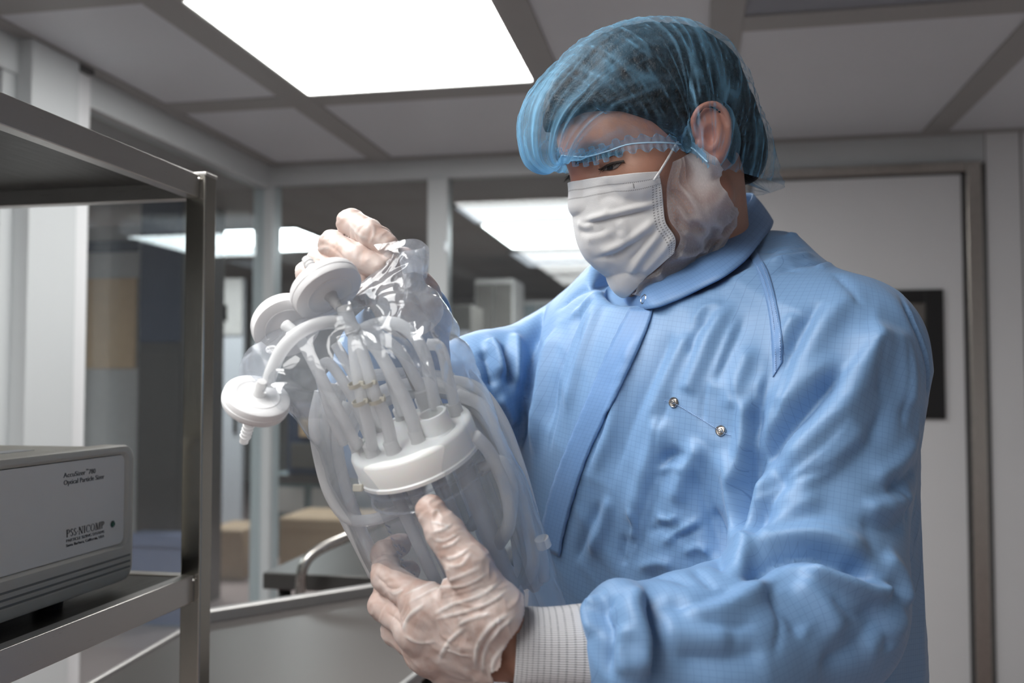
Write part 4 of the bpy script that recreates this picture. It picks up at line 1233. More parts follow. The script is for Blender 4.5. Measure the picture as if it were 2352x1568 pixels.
def stitches(name, line, n, bvh, parent, r=0.00032, ln=0.62):
    P_ = on_surface(bvh, line, 12)
    s = np.r_[0, np.cumsum(np.linalg.norm(np.diff(P_, axis=0), axis=1))]
    V, Fc = [], []
    for k in range(n):
        a, b = s[-1] * k / n, s[-1] * (k + ln) / n
        q = np.stack([np.interp([a, (a + b) / 2, b], s, P_[:, j]) for j in range(3)], 1)
        q[:, 1] -= 0.0018; q[1, 1] -= 0.0004
        v, f = tube_vf(toW(q), r, 5); f = [tuple(j + len(V) for j in x) for x in f]; V += list(v); Fc += f
    return mesh(name, V, Fc, M_thread, parent, True)
stitches('tape_stitching', g7((942, 190), (982, 260), (1008, 350), (1021, 450), (1024, 570)), 90, gb2, gown)
stitches('tape_stitching', g7((950, 175), (990, 245), (1019, 350), (1037, 450), (1038, 530)), 80, gb2, gown)
stitches('placket_stitching', g7((615, 400), (590, 460), (520, 610), (430, 800), (385, 920), (345, 1070)), 110, gb2, gown)
stitches('pocket_stitching', g7((668, 658), (700, 668), (780, 715), (850, 758), (880, 770)), 44, gb2, gown)
# metal snaps on the chest and the collar
M_snap = mat('snap_metal', (0.45, 0.43, 0.41), 0.26, 1.0, noise=0.05, nscale=200)
def snap(px, py, parent, bvh=gb2):
    l, n = hit(bvh, px, py)
    o = toW(l); nw = n @ CAMM
    s = lathe('snap', [(r * 0.86, h) for r, h in [(0.0056, 0.0), (0.0058, 0.0012), (0.0050, 0.0021), (0.0042, 0.0016), (0.0036, 0.0012), (0.0030, 0.0013), (0.0024, 0.0024), (0.0019, 0.0031), (0.0012, 0.0033), (0.0, 0.0030)]], o, nw, M_snap, parent, 28)
    return s
snap(1548, 924, gown); snap(1656, 989, gown)

# collar: a standing band around the neck
def loop(pts, n=9):
    P_ = np.array(pts); m = len(P_)
    Q_ = np.vstack([P_[-2:], P_, P_[:3]])
    c = catmull(Q_, n)
    return c[2 * n:(2 + m) * n]
for _i in range(6):
    _x, _y = 1176 + FPX * cbot[_i][0] / cbot[_i][1], 784 - FPX * cbot[_i][2] / cbot[_i][1]
    _l, _n = hit(gb2, _x, _y + 14)
    if _l is not None:
        _d = min(cbot[_i][1], _l[1] - 0.001)
        cbot[_i] = C(_x, _y, _d)
        ctop[_i] = ctop[_i] * (0.6 + 0.4 * min(1.0, _d / max(cbot[_i][1], _d)))
ct_, cb_ = loop(ctop), loop(cbot)
nC = len(ct_); rows = 7; V_ = []; UVc = []
for r in range(rows):
    t = r / (rows - 1)
    P_ = cb_ * (1 - t) + ct_ * t
    bul = 0.0025 * math.sin(math.pi * t)
    cen = P_.mean(0); out = P_ - cen; out[:, 2] = 0; out /= np.linalg.norm(out, axis=1)[:, None]
    wob = vnoise(P_ * np.array([1, 1, 1]), 40)[:, None]
    V_.append(P_ + out * (bul + 0.0012 * wob))
    UVc.append(np.stack([np.arange(nC) * 0.0052, np.full(nC, t * 0.03)], 1))
V_ = np.vstack(V_); UVc = np.vstack(UVc)
F_ = [(r * nC + i, r * nC + (i + 1) % nC, (r + 1) * nC + (i + 1) % nC, (r + 1) * nC + i) for r in range(rows - 1) for i in range(nC)]
collar = qmesh('collar', V_, np.array(F_), M_gown2, person, uv=UVc)
md = collar.modifiers.new('thickness', 'SOLIDIFY'); md.thickness = 0.0022; md.offset = -1
cbv = bvh_of(V_, np.array(F_))
l, n = hit(cbv, 1481, 688)
if l is not None:
    if n[1] > 0: n = -n
    lathe('collar_snap', [(0.0032, 0.0), (0.0050, 0.0), (0.0052, 0.0008), (0.0045, 0.0013), (0.0036, 0.0008), (0.0032, 0.0)], toW(l + n * 0.001), n @ CAMM, M_snap, collar, 28)
stitches('collar_stitching', [(1760, 520), (1728, 590), (1680, 645), (1610, 682), (1545, 706), (1500, 714)], 90, cbv, collar)

# knit cuffs
def knit(name):
    m = mat(name, (0.62, 0.62, 0.63), 0.8)
    nt = m.node_tree; b = nt.nodes['Principled BSDF']
    uv = nt.nodes.new('ShaderNodeUVMap'); uv.uv_map = 'UVMap'
    sp = nt.nodes.new('ShaderNodeSeparateXYZ'); nt.links.new(uv.outputs[0], sp.inputs[0])
    def M(op, a, bb):
        n_ = nt.nodes.new('ShaderNodeMath'); n_.operation = op
        for i, x in enumerate((a, bb)):
            if isinstance(x, (int, float)): n_.inputs[i].default_value = x
            else: nt.links.new(x, n_.inputs[i])
        return n_.outputs[0]
    f = M('FRACT', M('MULTIPLY', sp.outputs[1], 14.0), 0)
    band = M('LESS_THAN', M('ABSOLUTE', M('SUBTRACT', f, 0.5), 0), 0.13)
    f2 = M('FRACT', M('MULTIPLY', sp.outputs[0], 120.0), 0)
    dash = M('LESS_THAN', f2, 0.62)
    ns = nt.nodes.new('ShaderNodeTexNoise'); ns.inputs['Scale'].default_value = 300; ns.inputs['Detail'].default_value = 2
    tc = nt.nodes.new('ShaderNodeTexCoord'); nt.links.new(tc.outputs['Object'], ns.inputs[0])
    k = M('MULTIPLY', M('MULTIPLY', band, dash), M('ADD', ns.outputs['Fac'], 0.15))
    mx = nt.nodes.new('ShaderNodeMix'); mx.data_type = 'RGBA'; mx.inputs[6].default_value = (0.60, 0.60, 0.615, 1); mx.inputs[7].default_value = (0.16, 0.17, 0.20, 1)
    nt.links.new(k, mx.inputs[0]); nt.links.new(mx.outputs[2], b.inputs['Base Color'])
    w = M('SINE', M('MULTIPLY', sp.outputs[0], 120 * 6.283), 0)
    bp = nt.nodes.new('ShaderNodeBump'); bp.inputs['Strength'].default_value = 0.5; bp.inputs['Distance'].default_value = 0.0006
    nt.links.new(w, bp.inputs['Height']); nt.links.new(bp.outputs[0], b.inputs['Normal'])
    return m
M_knit = knit('knit_cuff_white')
def cuff(name, path, rad, parent, sq=1.0):
    P_ = catmull(np.array(path), 8); n = len(P_); sg = 64
    T_ = np.gradient(P_, axis=0); T_ /= np.linalg.norm(T_, axis=1)[:, None]
    r = np.interp(np.linspace(0, 1, n), np.linspace(0, 1, len(rad)), rad)
    V = []; U = []
    for i in range(n):
        e1 = np.cross(T_[i], [0, 1, 0]); e1 /= np.linalg.norm(e1); e2 = np.cross(T_[i], e1)
        for k in range(sg):
            a = 2 * math.pi * k / sg
            rr = r[i] * (1 + 0.02 * math.sin(3 * a + i * 0.2) + 0.012 * math.sin(7 * a + 1))
            V.append(P_[i] + rr * (math.cos(a) * e1 + sq * math.sin(a) * e2)); U.append((k / sg, i / (n - 1)))
    Fq = [(i * sg + k, i * sg + (k + 1) % sg, (i + 1) * sg + (k + 1) % sg, (i + 1) * sg + k) for i in range(n - 1) for k in range(sg)]
    o = qmesh(name, np.array(V), np.array(Fq), M_knit, parent, uv=np.array(U))
    md = o.modifiers.new('thickness', 'SOLIDIFY'); md.thickness = 0.0022; md.offset = 0
    return o
cuff('knit_cuff', [C(1178, 1493, .704), C(1260, 1496, .706), C(1390, 1496, .712)], [.0300, .0318, .0312, .0320, .034, .036], gown, 0.92)
cuff('knit_cuff', [C(940, 692, .848), C(936, 715, .861), C(928, 745, .878)], [.029, .030, .032, .034], gown, 0.95)
# ------------------------------------------------------------------ gloves
def glove_mat():
    m = mat('latex_glove', (0.6, 0.5, 0.47), 0.42)
    nt = m.node_tree; b = nt.nodes['Principled BSDF']
    b.inputs['Subsurface Weight'].default_value = 0.15
    b.inputs['Subsurface Radius'].default_value = (0.006, 0.003, 0.002)
    a = nt.nodes.new('ShaderNodeAttribute'); a.attribute_name = 'loose'
    n = nt.nodes.new('ShaderNodeTexNoise'); n.inputs['Scale'].default_value = 34; n.inputs['Detail'].default_value = 3; n.inputs['Distortion'].default_value = 1.2
    tc = nt.nodes.new('ShaderNodeTexCoord'); nt.links.new(tc.outputs['Object'], n.inputs['Vector'])
    r = nt.nodes.new('ShaderNodeMapRange'); r.inputs['From Min'].default_value = 0.42; r.inputs['From Max'].default_value = 0.60
    nt.links.new(n.outputs['Fac'], r.inputs['Value'])
    m0 = nt.nodes.new('ShaderNodeMix'); m0.data_type = 'RGBA'; m0.inputs[6].default_value = (0.52, 0.375, 0.325, 1); m0.inputs[7].default_value = (0.60, 0.49, 0.45, 1)
    nt.links.new(r.outputs[0], m0.inputs[0])
    m1 = nt.nodes.new('ShaderNodeMix'); m1.data_type = 'RGBA'; m1.inputs[7].default_value = (0.72, 0.68, 0.66, 1)
    nt.links.new(a.outputs['Fac'], m1.inputs[0]); nt.links.new(m0.outputs[2], m1.inputs[6]); nt.links.new(m1.outputs[2], b.inputs['Base Color'])
    bp = nt.nodes.new('ShaderNodeBump'); bp.inputs['Strength'].default_value = 0.25; bp.inputs['Distance'].default_value = 0.0012
    n2 = nt.nodes.new('ShaderNodeTexNoise'); n2.inputs['Scale'].default_value = 160; n2.inputs['Detail'].default_value = 3
    nt.links.new(tc.outputs['Object'], n2.inputs['Vector']); nt.links.new(n2.outputs['Fac'], bp.inputs['Height']); nt.links.new(bp.outputs[0], b.inputs['Normal'])
    return m
M_glove = glove_mat()
def g4(*pts): return [(800 + x / 2.94, 1080 + y / 2.94) for x, y in pts]
def g2(*pts): return [(480 + x / 2.613, 450 + y / 2.613) for x, y in pts]
LF = [ # wrinkles on the hand under the vessel
    (g4((560, 420), (640, 400), (700, 360)), 1.6, 1.6), (g4((580, 470), (660, 470), (740, 430)), 1.6, 1.6), (g4((620, 520), (700, 500), (760, 450)), 1.6, 1.8), (g4((560, 350), (620, 360), (680, 380)), 1.5, 1.3),
    (g4((650, 600), (740, 580), (820, 530)), 1.8, 2.0), (g4((640, 640), (760, 640), (830, 560)), 1.8, 1.6), (g4((560, 300), (600, 270), (640, 330)), 1.5, 1.2),
    (g4((380, 840), (560, 770), (740, 720), (900, 650)), 1.9, 1.9), (g4((400, 900), (600, 800), (800, 770), (960, 680)), 1.7, 1.7), (g4((560, 980), (720, 900), (900, 840), (1030, 740)), 2.0, 2.1),
    (g4((560, 1010), (760, 960), (940, 900), (1070, 810)), 1.8, 1.7), (g4((640, 870), (800, 830), (1000, 760)), 1.8, -1.3), (g4((700, 1000), (880, 950), (1060, 860)), 1.8, -1.2), (g4((600, 850), (760, 800), (930, 740)), 1.5, -1.1),
    (g4((370, 1090), (420, 980), (520, 900)), 2.2, 2.2), (g4((380, 1110), (480, 1160), (600, 1150)), 2.0, 1.6), (g4((610, 1290), (680, 1160), (790, 1060)), 2.2, 2.4), (g4((740, 1050), (830, 1000), (980, 960)), 1.9, 1.8),
    (g4((860, 1330), (880, 1180), (960, 1050), (1100, 950)), 2.4, 2.6), (g4((920, 1340), (930, 1200), (1000, 1080), (1110, 980)), 2.2, 2.4), (g4((1000, 1370), (1000, 1260), (1060, 1140)), 2.4, 2.4), (g4((890, 1300), (910, 1180), (990, 1060)), 1.8, -2.0),
    (g4((180, 700), (240, 760), (290, 800), (380, 790)), 2.2, -2.6), (g4((260, 960), (330, 1010), (370, 1080)), 2.0, -2.0), (g4((280, 820), (340, 830), (380, 800)), 1.8, 1.6), (g4((360, 1030), (350, 980), (380, 920)), 1.8, -1.4),
    (g4((420, 700), (560, 700), (700, 660)), 2.0, 1.2), (g4((660, 1200), (760, 1240), (840, 1240)), 1.8, 1.4)]
RF = [ # creases on the raised hand
    (g2((720, 290), (650, 300), (625, 350)), 1.8, -1.8), (g2((800, 220), (830, 250), (900, 300), (960, 340)), 1.8, -1.8), (g2((730, 300), (780, 340), (830, 390)), 1.8, -2.0), (g2((640, 380), (680, 400), (740, 390)), 1.6, -1.5),
    (g2((840, 160), (900, 230), (960, 260)), 1.6, 1.3), (g2((980, 170), (990, 230), (960, 290)), 1.6, 1.3), (g2((760, 250), (800, 240), (850, 250)), 1.6, 1.0), (g2((650, 330), (700, 310), (740, 320)), 1.5, 1.2)]
def glove(name, H_, W_, E_, folds, cut, parent, swell, h=0.0014):
    pts = np.vstack([v[0] for v in H_.values()] + [W_[None]])
    lo, hi = pts.min(0) - 0.034, pts.max(0) + 0.034
    arm = W_ + (E_ - W_) * 0.16
    f = lambda p: hand_sdf(p, H_, W_, 0.0265, 0.0009, arm)
    P_, Fq = surface_nets(f, *[np.arange(lo[i], hi[i], h) for i in range(3)])
    P_ = relax(P_, Fq, 1, 0.4)
    b_ = bvh_of(P_, Fq)
    N_ = vnormals(P_, Fq)
    D_ = 0.48 * fold_field(P_, [(f[0], f[1] * 0.62, f[2]) for f in folds], b_)
    pal = np.exp(-(np.linalg.norm(P_ - W_, axis=1) / 0.07) ** 2)
    D2 = D_ + 0.0005 * vnoise(P_, 90) + 0.0009 * pal * (1 - 2 * np.abs(vnoise(P_ @ _R.T * np.array([1, 0.4, 1]), 70))) + 0.0005 * (1 - 2 * np.abs(vnoise(P_ @ _R.T * np.array([1, 0.35, 1]) + 0.01 * vnoise(P_, 60)[:, None], 130)))
    sd = (P_ - cut[0]) @ cut[1]                      # beyond the hem
    D2 += swell * np.clip(1 + sd / 0.035, 0, 1) ** 2
    Q_ = P_ + N_ * D2[:, None]
    keep = (sd[Fq] < 0.002 * np.sin(40 * np.arctan2(P_[Fq][:, :, 1] - W_[1], P_[Fq][:, :, 2] - W_[2]) / 6)).all(1)
    loose = np.clip(D_ / 0.0009, 0, 1) * 0.7 + 0.35 * np.clip(vnoise(P_, 45) + 0.1, 0, 1) + 0.3 * np.clip(1 + sd / 0.04, 0, 1)
    o = qmesh(name, Q_, Fq[keep], M_glove, parent, attrs={'loose': np.clip(loose, 0, 1)})
    md = o.modifiers.new('thickness', 'SOLIDIFY'); md.thickness = 0.0004; md.offset = 1
    return bvh_of(Q_, Fq)
def cutplane(a, b, W_, E_):
    n = (E_ - W_); n = n / np.linalg.norm(n)
    return n
_cn = np.cross(C(1182, 1400, .70) - C(1128, 1560, .70), np.array([0, 1.0, 0])); _cn /= np.linalg.norm(_cn)
if _cn @ (EL_L - WR_L) < 0: _cn = -_cn
glove_l = glove('glove', HAND_L, WR_L, EL_L, LF, (C(1176, 1430, .70), _cn), person, 0.0030, 0.0011)
_c2 = EL_R - WR_R; _c2 /= np.linalg.norm(_c2)
glove('glove', HAND_R, WR_R, EL_R, RF, (WR_R + _c2 * 0.006, _c2), person, 0.0015)
# ------------------------------------------------------------------ hair, net, mask
bb = bvh_of(BP, BF)
def on_plane(px, py, xl=0.0):
    "sight line meets the plane head-x = xl (head coordinates)"
    d = C(px, py, 1.0)
    n = HM[0]; p0 = HP(xl, 0, 0)
    return HL((d * ((p0 @ n) / (d @ n)))[None])[0]
def skin_pt(px, py, lift):
    l, n = hit(bb, px, py)
    return HL((l + n * lift)[None])[0]

# short dark hair as a shell over the skull
def hair_sdf(q):
    y, z = q[:, 1], q[:, 2]
    zl = np.interp(y, [-0.13, -0.06, -0.035, -0.030, 0.002, 0.012, 0.024, 0.040, 0.062, 0.085], [-0.075, -0.060, -0.02, 0.002, 0.002, -0.004, 0.012, 0.034, 0.052, 0.064])
    th = 0.0095 + 0.0040 * np.clip((z - 0.04) / 0.06, 0, 1) + 0.0015 * vnoise(q * np.array([1, 1, 1.0]), 90) + 0.0012 * vnoise(q * np.array([1.0, 1, 0.3]), 240)
    d = smax(face_sdf(q) - th, (zl - z) * 0.7, 0.006)
    return smin(d, ellip(q, (0, -0.086, -0.004), (0.046, 0.020, 0.046)) - 0.12 * (th - 0.0095), 0.02)
hh = 0.0024
HQ, HF = surface_nets(hair_sdf, np.arange(-0.10, 0.10, hh), np.arange(-0.13, 0.11, hh), np.arange(-0.085, 0.15, hh))
M_hair = mat('dark_hair', (0.010, 0.008, 0.0075), 0.55, spec=0.25, noise=0.5, nscale=120, bump=0.8, bscale=420)
qmesh('hair', HP(HQ), HF, M_hair, person)

# bouffant net
def sheet_mat(name, col, base, edge, streak=0.0, sscale=(60, 3), rough=0.5, glow=0.35, spec=0.15):
    "thin non-woven or film: part of the light passes through, more cloth in the way at grazing angles"
    m = bpy.data.materials.new(name); m.use_nodes = True; nt = m.node_tree
    nt.nodes.remove(nt.nodes['Principled BSDF'])
    tr = nt.nodes.new('ShaderNodeBsdfTransparent')
    df = nt.nodes.new('ShaderNodeBsdfDiffuse'); df.inputs[0].default_value = (*col, 1)
    tl = nt.nodes.new('ShaderNodeBsdfTranslucent'); tl.inputs[0].default_value = (*col, 1)
    gl = nt.nodes.new('ShaderNodeBsdfGlossy'); gl.inputs['Roughness'].default_value = rough
    a = nt.nodes.new('ShaderNodeMixShader'); a.inputs[0].default_value = glow
    nt.links.new(df.outputs[0], a.inputs[1]); nt.links.new(tl.outputs[0], a.inputs[2])
    g = nt.nodes.new('ShaderNodeMixShader'); g.inputs[0].default_value = spec
    nt.links.new(a.outputs[0], g.inputs[1]); nt.links.new(gl.outputs[0], g.inputs[2])
    lw = nt.nodes.new('ShaderNodeLayerWeight'); lw.inputs[0].default_value = 0.35
    mr = nt.nodes.new('ShaderNodeMapRange'); mr.inputs['To Min'].default_value = base; mr.inputs['To Max'].default_value = edge
    nt.links.new(lw.outputs['Facing'], mr.inputs['Value'])
    fac = mr.outputs[0]
    if streak > 0:
        uv = nt.nodes.new('ShaderNodeUVMap'); uv.uv_map = 'UVMap'
        mp = nt.nodes.new('ShaderNodeMapping'); mp.inputs['Scale'].default_value = (sscale[0], sscale[1], 1)
        nt.links.new(uv.outputs[0], mp.inputs[0])
        n = nt.nodes.new('ShaderNodeTexNoise'); n.inputs['Scale'].default_value = 1.0; n.inputs['Detail'].default_value = 5; n.inputs['Roughness'].default_value = 0.65
        nt.links.new(mp.outputs[0], n.inputs['Vector'])
        r2 = nt.nodes.new('ShaderNodeMapRange'); r2.inputs['From Min'].default_value = 0.50; r2.inputs['From Max'].default_value = 0.72; r2.inputs['To Max'].default_value = streak
        nt.links.new(n.outputs['Fac'], r2.inputs['Value'])
        ad = nt.nodes.new('ShaderNodeMath'); ad.operation = 'ADD'; ad.use_clamp = True
        nt.links.new(fac, ad.inputs[0]); nt.links.new(r2.outputs[0], ad.inputs[1])
        fac = ad.outputs[0]
    at_ = nt.nodes.new('ShaderNodeAttribute'); at_.attribute_name = 'dense'
    ad2 = nt.nodes.new('ShaderNodeMath'); ad2.operation = 'ADD'; ad2.use_clamp = True
    nt.links.new(fac, ad2.inputs[0]); nt.links.new(at_.outputs['Fac'], ad2.inputs[1])
    mx = nt.nodes.new('ShaderNodeMixShader')
    nt.links.new(ad2.outputs[0], mx.inputs[0]); nt.links.new(tr.outputs[0], mx.inputs[1]); nt.links.new(g.outputs[0], mx.inputs[2])
    nt.links.new(mx.outputs[0], nt.nodes['Material Output'].inputs[0])
    MATS[name] = m
    return m
M_net = sheet_mat('blue_net', (0.24, 0.54, 0.80), 0.03, 0.22, 0.0, (52, 2.2), 0.6, 0.3, 0.03)
GA = on_plane(1290, 357)
near = np.array([GA] + [skin_pt(*p, 0.006) for p in ((1345, 350), (1400, 341), (1450, 334), (1520, 330), (1575, 335))] + [HL(C(1625, 372, 0.862)[None])[0], HL(C(1665, 386, 0.90)[None])[0], [0.035, -0.100, -0.062], [0.0, -0.108, -0.066]])
midp = [(1290, 357), (1262, 392), (1222, 372), (1206, 310), (1212, 245), (1250, 180), (1310, 122), (1385, 82), (1470, 64), (1555, 74), (1628, 116), (1678, 168), (1708, 235), (1734, 300), (1742, 350), (1728, 385), (1703, 397)]
mid = np.array([on_plane(*p) for p in midp] + [[0.0, -0.108, -0.066]])
def arc_res(A, n, w=None):
    s = np.r_[0, np.cumsum(np.linalg.norm(np.diff(A, axis=0), axis=1))]; s /= s[-1]
    t = np.linspace(0, 1, n)
    return np.stack([np.interp(t, s, A[:, k]) for k in range(3)], 1)
NS, NP = 230, 300
Nn = arc_res(catmull(near, 10), NS); Mm = arc_res(catmull(mid, 10), NS)
ph = np.linspace(0, math.pi, NP)
ex = 2 / 2.25
V_ = np.zeros((NS, NP, 3))
for i in range(NS):
    n_, m_ = Nn[i], Mm[i]
    cen = np.array([0, n_[1], n_[2]])
    c, s = np.cos(ph), np.sin(ph)
    V_[i] = cen + np.sign(c)[:, None] * (np.abs(c) ** ex)[:, None] * np.array([n_[0], 0, 0]) + (np.abs(s) ** ex)[:, None] * (m_ - cen)
V_ = V_.reshape(-1, 3)
# stay outside hair, ears and brow
for _ in range(4):
    def sd(v): return np.minimum(face_sdf(v) - (0.0115 + 0.0040 * np.clip((v[:, 2] - 0.04) / 0.06, 0, 1)) * np.clip((v[:, 2] - np.interp(v[:, 1], [-0.04, 0.0, 0.03, 0.09], [-0.07, -0.01, 0.01, 0.05])) / 0.02, 0, 1), ellip(np.stack([np.abs(v[:, 0]), v[:, 1], v[:, 2]], 1), (0.080, -0.008, 0.006), (0.020, 0.026, 0.034)))
    d = sd(V_); e = 1e-4
    g = np.stack([(sd(V_ + e * np.eye(3)[k]) - d) / e for k in range(3)], 1)
    g /= np.linalg.norm(g, axis=1)[:, None] + 1e-9
    V_ += g * np.clip(0.0018 - d, 0, 0.01)[:, None]
ii, jj = np.meshgrid(np.arange(NS), np.arange(NP), indexing='ij')
Fcap = np.stack([ii[:-1, :-1] * NP + jj[:-1, :-1], ii[1:, :-1] * NP + jj[1:, :-1], ii[1:, 1:] * NP + jj[1:, 1:], ii[:-1, 1:] * NP + jj[:-1, 1:]], -1).reshape(-1, 4)
Nc = vnormals(V_, Fcap)
if (Nc * (V_ - np.array([0, -0.01, 0.04]))).sum() < 0: Nc = -Nc
u_ = (ph[None] / math.pi * np.ones((NS, 1))).ravel(); v_ = (np.linspace(0, 1, NS)[:, None] * np.ones((1, NP))).ravel()
gat = np.exp(-(v_ / 0.16)) + np.exp(-((1 - v_) / 0.12))
def rid(a, b, c): return 1 - 2 * np.abs(vnoise(np.stack([a, b, np.full_like(a, c)], 1), 1.0))
wf_ = np.exp(-(v_ / 0.30) ** 2) + np.exp(-((1 - v_) / 0.13) ** 2)     # radiating from the gathers
wm_ = 1 - np.clip(wf_, 0, 1)                                         # across the head, square to the band
wob = 0.005 * vnoise(np.stack([u_ * 7, v_ * 5, u_ * 0], 1), 1.0)
vs = v_ + wob + 0.05 * (np.minimum(u_, 1 - u_))
us = u_ + wob
A1 = rid(us * 30, v_ * 1.6, 3.3); A2 = rid(us * 64, v_ * 3.0, 7.3); A3 = rid(us * 11, v_ * 2.0, 1.7)
B1 = rid(vs * 44, u_ * 3.0, 13.3); B2 = rid(vs * 110, u_ * 4.0, 17.3)
pl = wf_ * (0.0026 * A1 + 0.0012 * A2 + 0.0036 * A3) + wm_ * (0.0017 * B1 + 0.0008 * B2)
amp = np.clip(v_ / 0.08, 0, 1) * np.clip((1 - v_) / 0.06, 0, 1) * np.clip(np.minimum(u_, 1 - u_) / 0.02, 0.25, 1)
V_ = V_ + Nc * (pl * amp)[:, None]
def pk(x, t): return np.clip((x - t) / (1 - t), 0, 1) ** 1.5
dense = 0.95 * np.exp(-v_ / 0.07) + 0.20 * np.exp(-((1 - v_) / 0.06)) + 0.20 * np.exp(-np.minimum(u_, 1 - u_) / 0.012)
dense += np.exp(-(v_ / 0.26) ** 2) * (0.50 * pk(A1, 0.55) + 0.30 * pk(A2, 0.55) + 0.35 * pk(A3, 0.65)) + wm_ ** 2 * (0.42 * pk(B1, 0.72) + 0.34 * pk(B2, 0.68)) + 0.05 * vnoise(HP(V_), 300)
dense += 0.65 * np.exp(-(v_ / 0.22) ** 2) * np.exp(-((u_ - 0.36 - 0.15 * v_) / 0.035) ** 2) + 0.4 * np.exp(-(v_ / 0.30) ** 2) * np.exp(-((u_ - 0.24) / 0.02) ** 2)
cap = qmesh('hair_net', HP(V_), Fcap, M_net, person, uv=np.stack([u_, v_], 1), attrs={'dense': dense})
# elastic band with a ruffle below it
band = catmull(near[:7], 10)
M_band = mat('elastic_pale_blue', (0.45, 0.68, 0.85), 0.6)
tube('net_elastic', toW(HP(band + np.array([0.0015, 0.001, 0]))), 0.0007, M_band, cap, 8)
def ruffle(path, sgn, wid, name):
    n = 220; P_ = arc_res(path, n); V = []; U = []; dn = []
    T_ = np.gradient(P_, axis=0); T_ /= np.linalg.norm(T_, axis=1)[:, None]
    rs = np.random.RandomState(3)
    ph_ = np.cumsum(0.55 + 0.5 * rs.rand(n))
    for i in range(n):
        out = np.array([P_[i][0], P_[i][1] * 0.8, 0]); out /= np.linalg.norm(out)
        dn_ = np.array([0, 0, -1.0]) * sgn
        for k in range(6):
            t = k / 5
            V.append(P_[i] + out * (0.0015 + (0.0022 * math.sin(ph_[i]) + 0.001) * t) + dn_ * wid * t * (0.85 + 0.25 * math.sin(ph_[i] * 0.5)))
            U.append((i * 0.02, t)); dn.append(0.30 + 0.15 * (k in (0, 5)))
    Fq = np.array([(i * 6 + k, i * 6 + k + 1, (i + 1) * 6 + k + 1, (i + 1) * 6 + k) for i in range(n - 1) for k in range(5)])
    return qmesh(name, HP(np.array(V)), Fq, M_net, cap, uv=np.array(U), attrs={'dense': np.array(dn)})
ruffle(band, 1, 0.0085, 'net_ruffle'); ruffle(band, -1, 0.0080, 'net_ruffle')

# face mask
Sn = np.array([skin_pt(1511, 393, .004), skin_pt(1517, 430, .005), skin_pt(1523, 470, .006), skin_pt(1531, 508, .007), skin_pt(1550, 540, .007), skin_pt(1545, 572, .008)])
Cn = np.array([on_plane(*p) for p in ((1319, 417), (1322, 462), (1324, 522), (1345, 585), (1393, 630), (1445, 657))])
NR, NCc = 90, 120
Sr, Cr_ = arc_res(catmull(Sn, 8), NR), arc_res(catmull(Cn, 8), NR)
cc = np.linspace(-1, 1, NCc)
V_ = np.zeros((NR, NCc, 3))
for i in range(NR):
    w = np.abs(cc) ** (1.75 + 0.25 * i / NR)
    V_[i, :, 1] = Cr_[i, 1] * (1 - w) + Sr[i, 1] * w
    V_[i, :, 2] = Cr_[i, 2] * (1 - w) + Sr[i, 2] * w
    V_[i, :, 0] = -cc * Sr[i, 0]
V_ = V_.reshape(-1, 3)
for _ in range(4):
    d = face_sdf(V_); e = 1e-4
    g = np.stack([(face_sdf(V_ + e * np.eye(3)[k]) - d) / e for k in range(3)], 1)
    g /= np.linalg.norm(g, axis=1)[:, None] + 1e-9
    V_ += g * np.clip(0.0022 - d, 0, 0.02)[:, None]
ii, jj = np.meshgrid(np.arange(NR), np.arange(NCc), indexing='ij')
Fm = np.stack([ii[:-1, :-1] * NCc + jj[:-1, :-1], ii[1:, :-1] * NCc + jj[1:, :-1], ii[1:, 1:] * NCc + jj[1:, 1:], ii[:-1, 1:] * NCc + jj[:-1, 1:]], -1).reshape(-1, 4)
V_ = relax(V_, Fm, 3, 0.4)
for _ in range(3):
    d = face_sdf(V_)
    g = np.stack([(face_sdf(V_ + 1e-4 * np.eye(3)[k]) - d) / 1e-4 for k in range(3)], 1)
    g /= np.linalg.norm(g, axis=1)[:, None] + 1e-9
    V_ += g * np.clip(0.0022 - d, 0, 0.02)[:, None]
mu, mv = (jj / (NCc - 1)).ravel(), (ii / (NR - 1)).ravel()
Pm = HP(V_)
mbv = bvh_of(Pm, Fm)
def g1(*pts): return [(1150 + x / 2.24, y / 2.24) for x, y in pts]
MF = [(g1((800, 1045), (690, 1070), (560, 1105), (420, 1135)), 3.0, 3.2), (g1((790, 1075), (660, 1105), (530, 1130), (420, 1150)), 3.0, -3.2), (g1((480, 1155), (440, 1165), (395, 1150)), 3.0, 2.0),
      (g1((800, 1120), (730, 1190), (620, 1260), (500, 1310)), 4.5, 3.6), (g1((770, 1180), (700, 1240), (600, 1300), (480, 1330)), 3.5, -3.0), (g1((560, 1080), (520, 1110), (440, 1140)), 3.5, 2.0),
      (g1((830, 1180), (760, 1270), (700, 1350), (660, 1420)), 4.0, 3.2), (g1((800, 1180), (730, 1270), (660, 1350)), 3.5, -2.6), (g1((880, 1210), (850, 1270), (780, 1350), (720, 1420)), 4.0, 2.0),
      (g1((500, 1030), (560, 1010), (640, 1040)), 6, -2.0), (g1((600, 1130), (640, 1180), (620, 1230)), 5, 2.2), (g1((430, 1230), (520, 1210), (600, 1180)), 5, 2.0), (g1((400, 1190), (470, 1200), (560, 1180)), 4, -2.0),
      (g1((560, 1330), (620, 1300), (680, 1240)), 4.5, -2.2), (g1((390, 980), (560, 960), (740, 930)), 3, -0.8), (g1((1150, 0), (1151, 1)), 2, 0)]
Nm = vnormals(Pm, Fm)
if (Nm[:, 1]).sum() > 0: Nm = -Nm
Dm = fold_field(Pm, MF, mbv) + 0.0006 * vnoise(Pm, 60) + 0.0004 * vnoise(Pm, 120)
Pm = Pm + Nm * Dm[:, None]
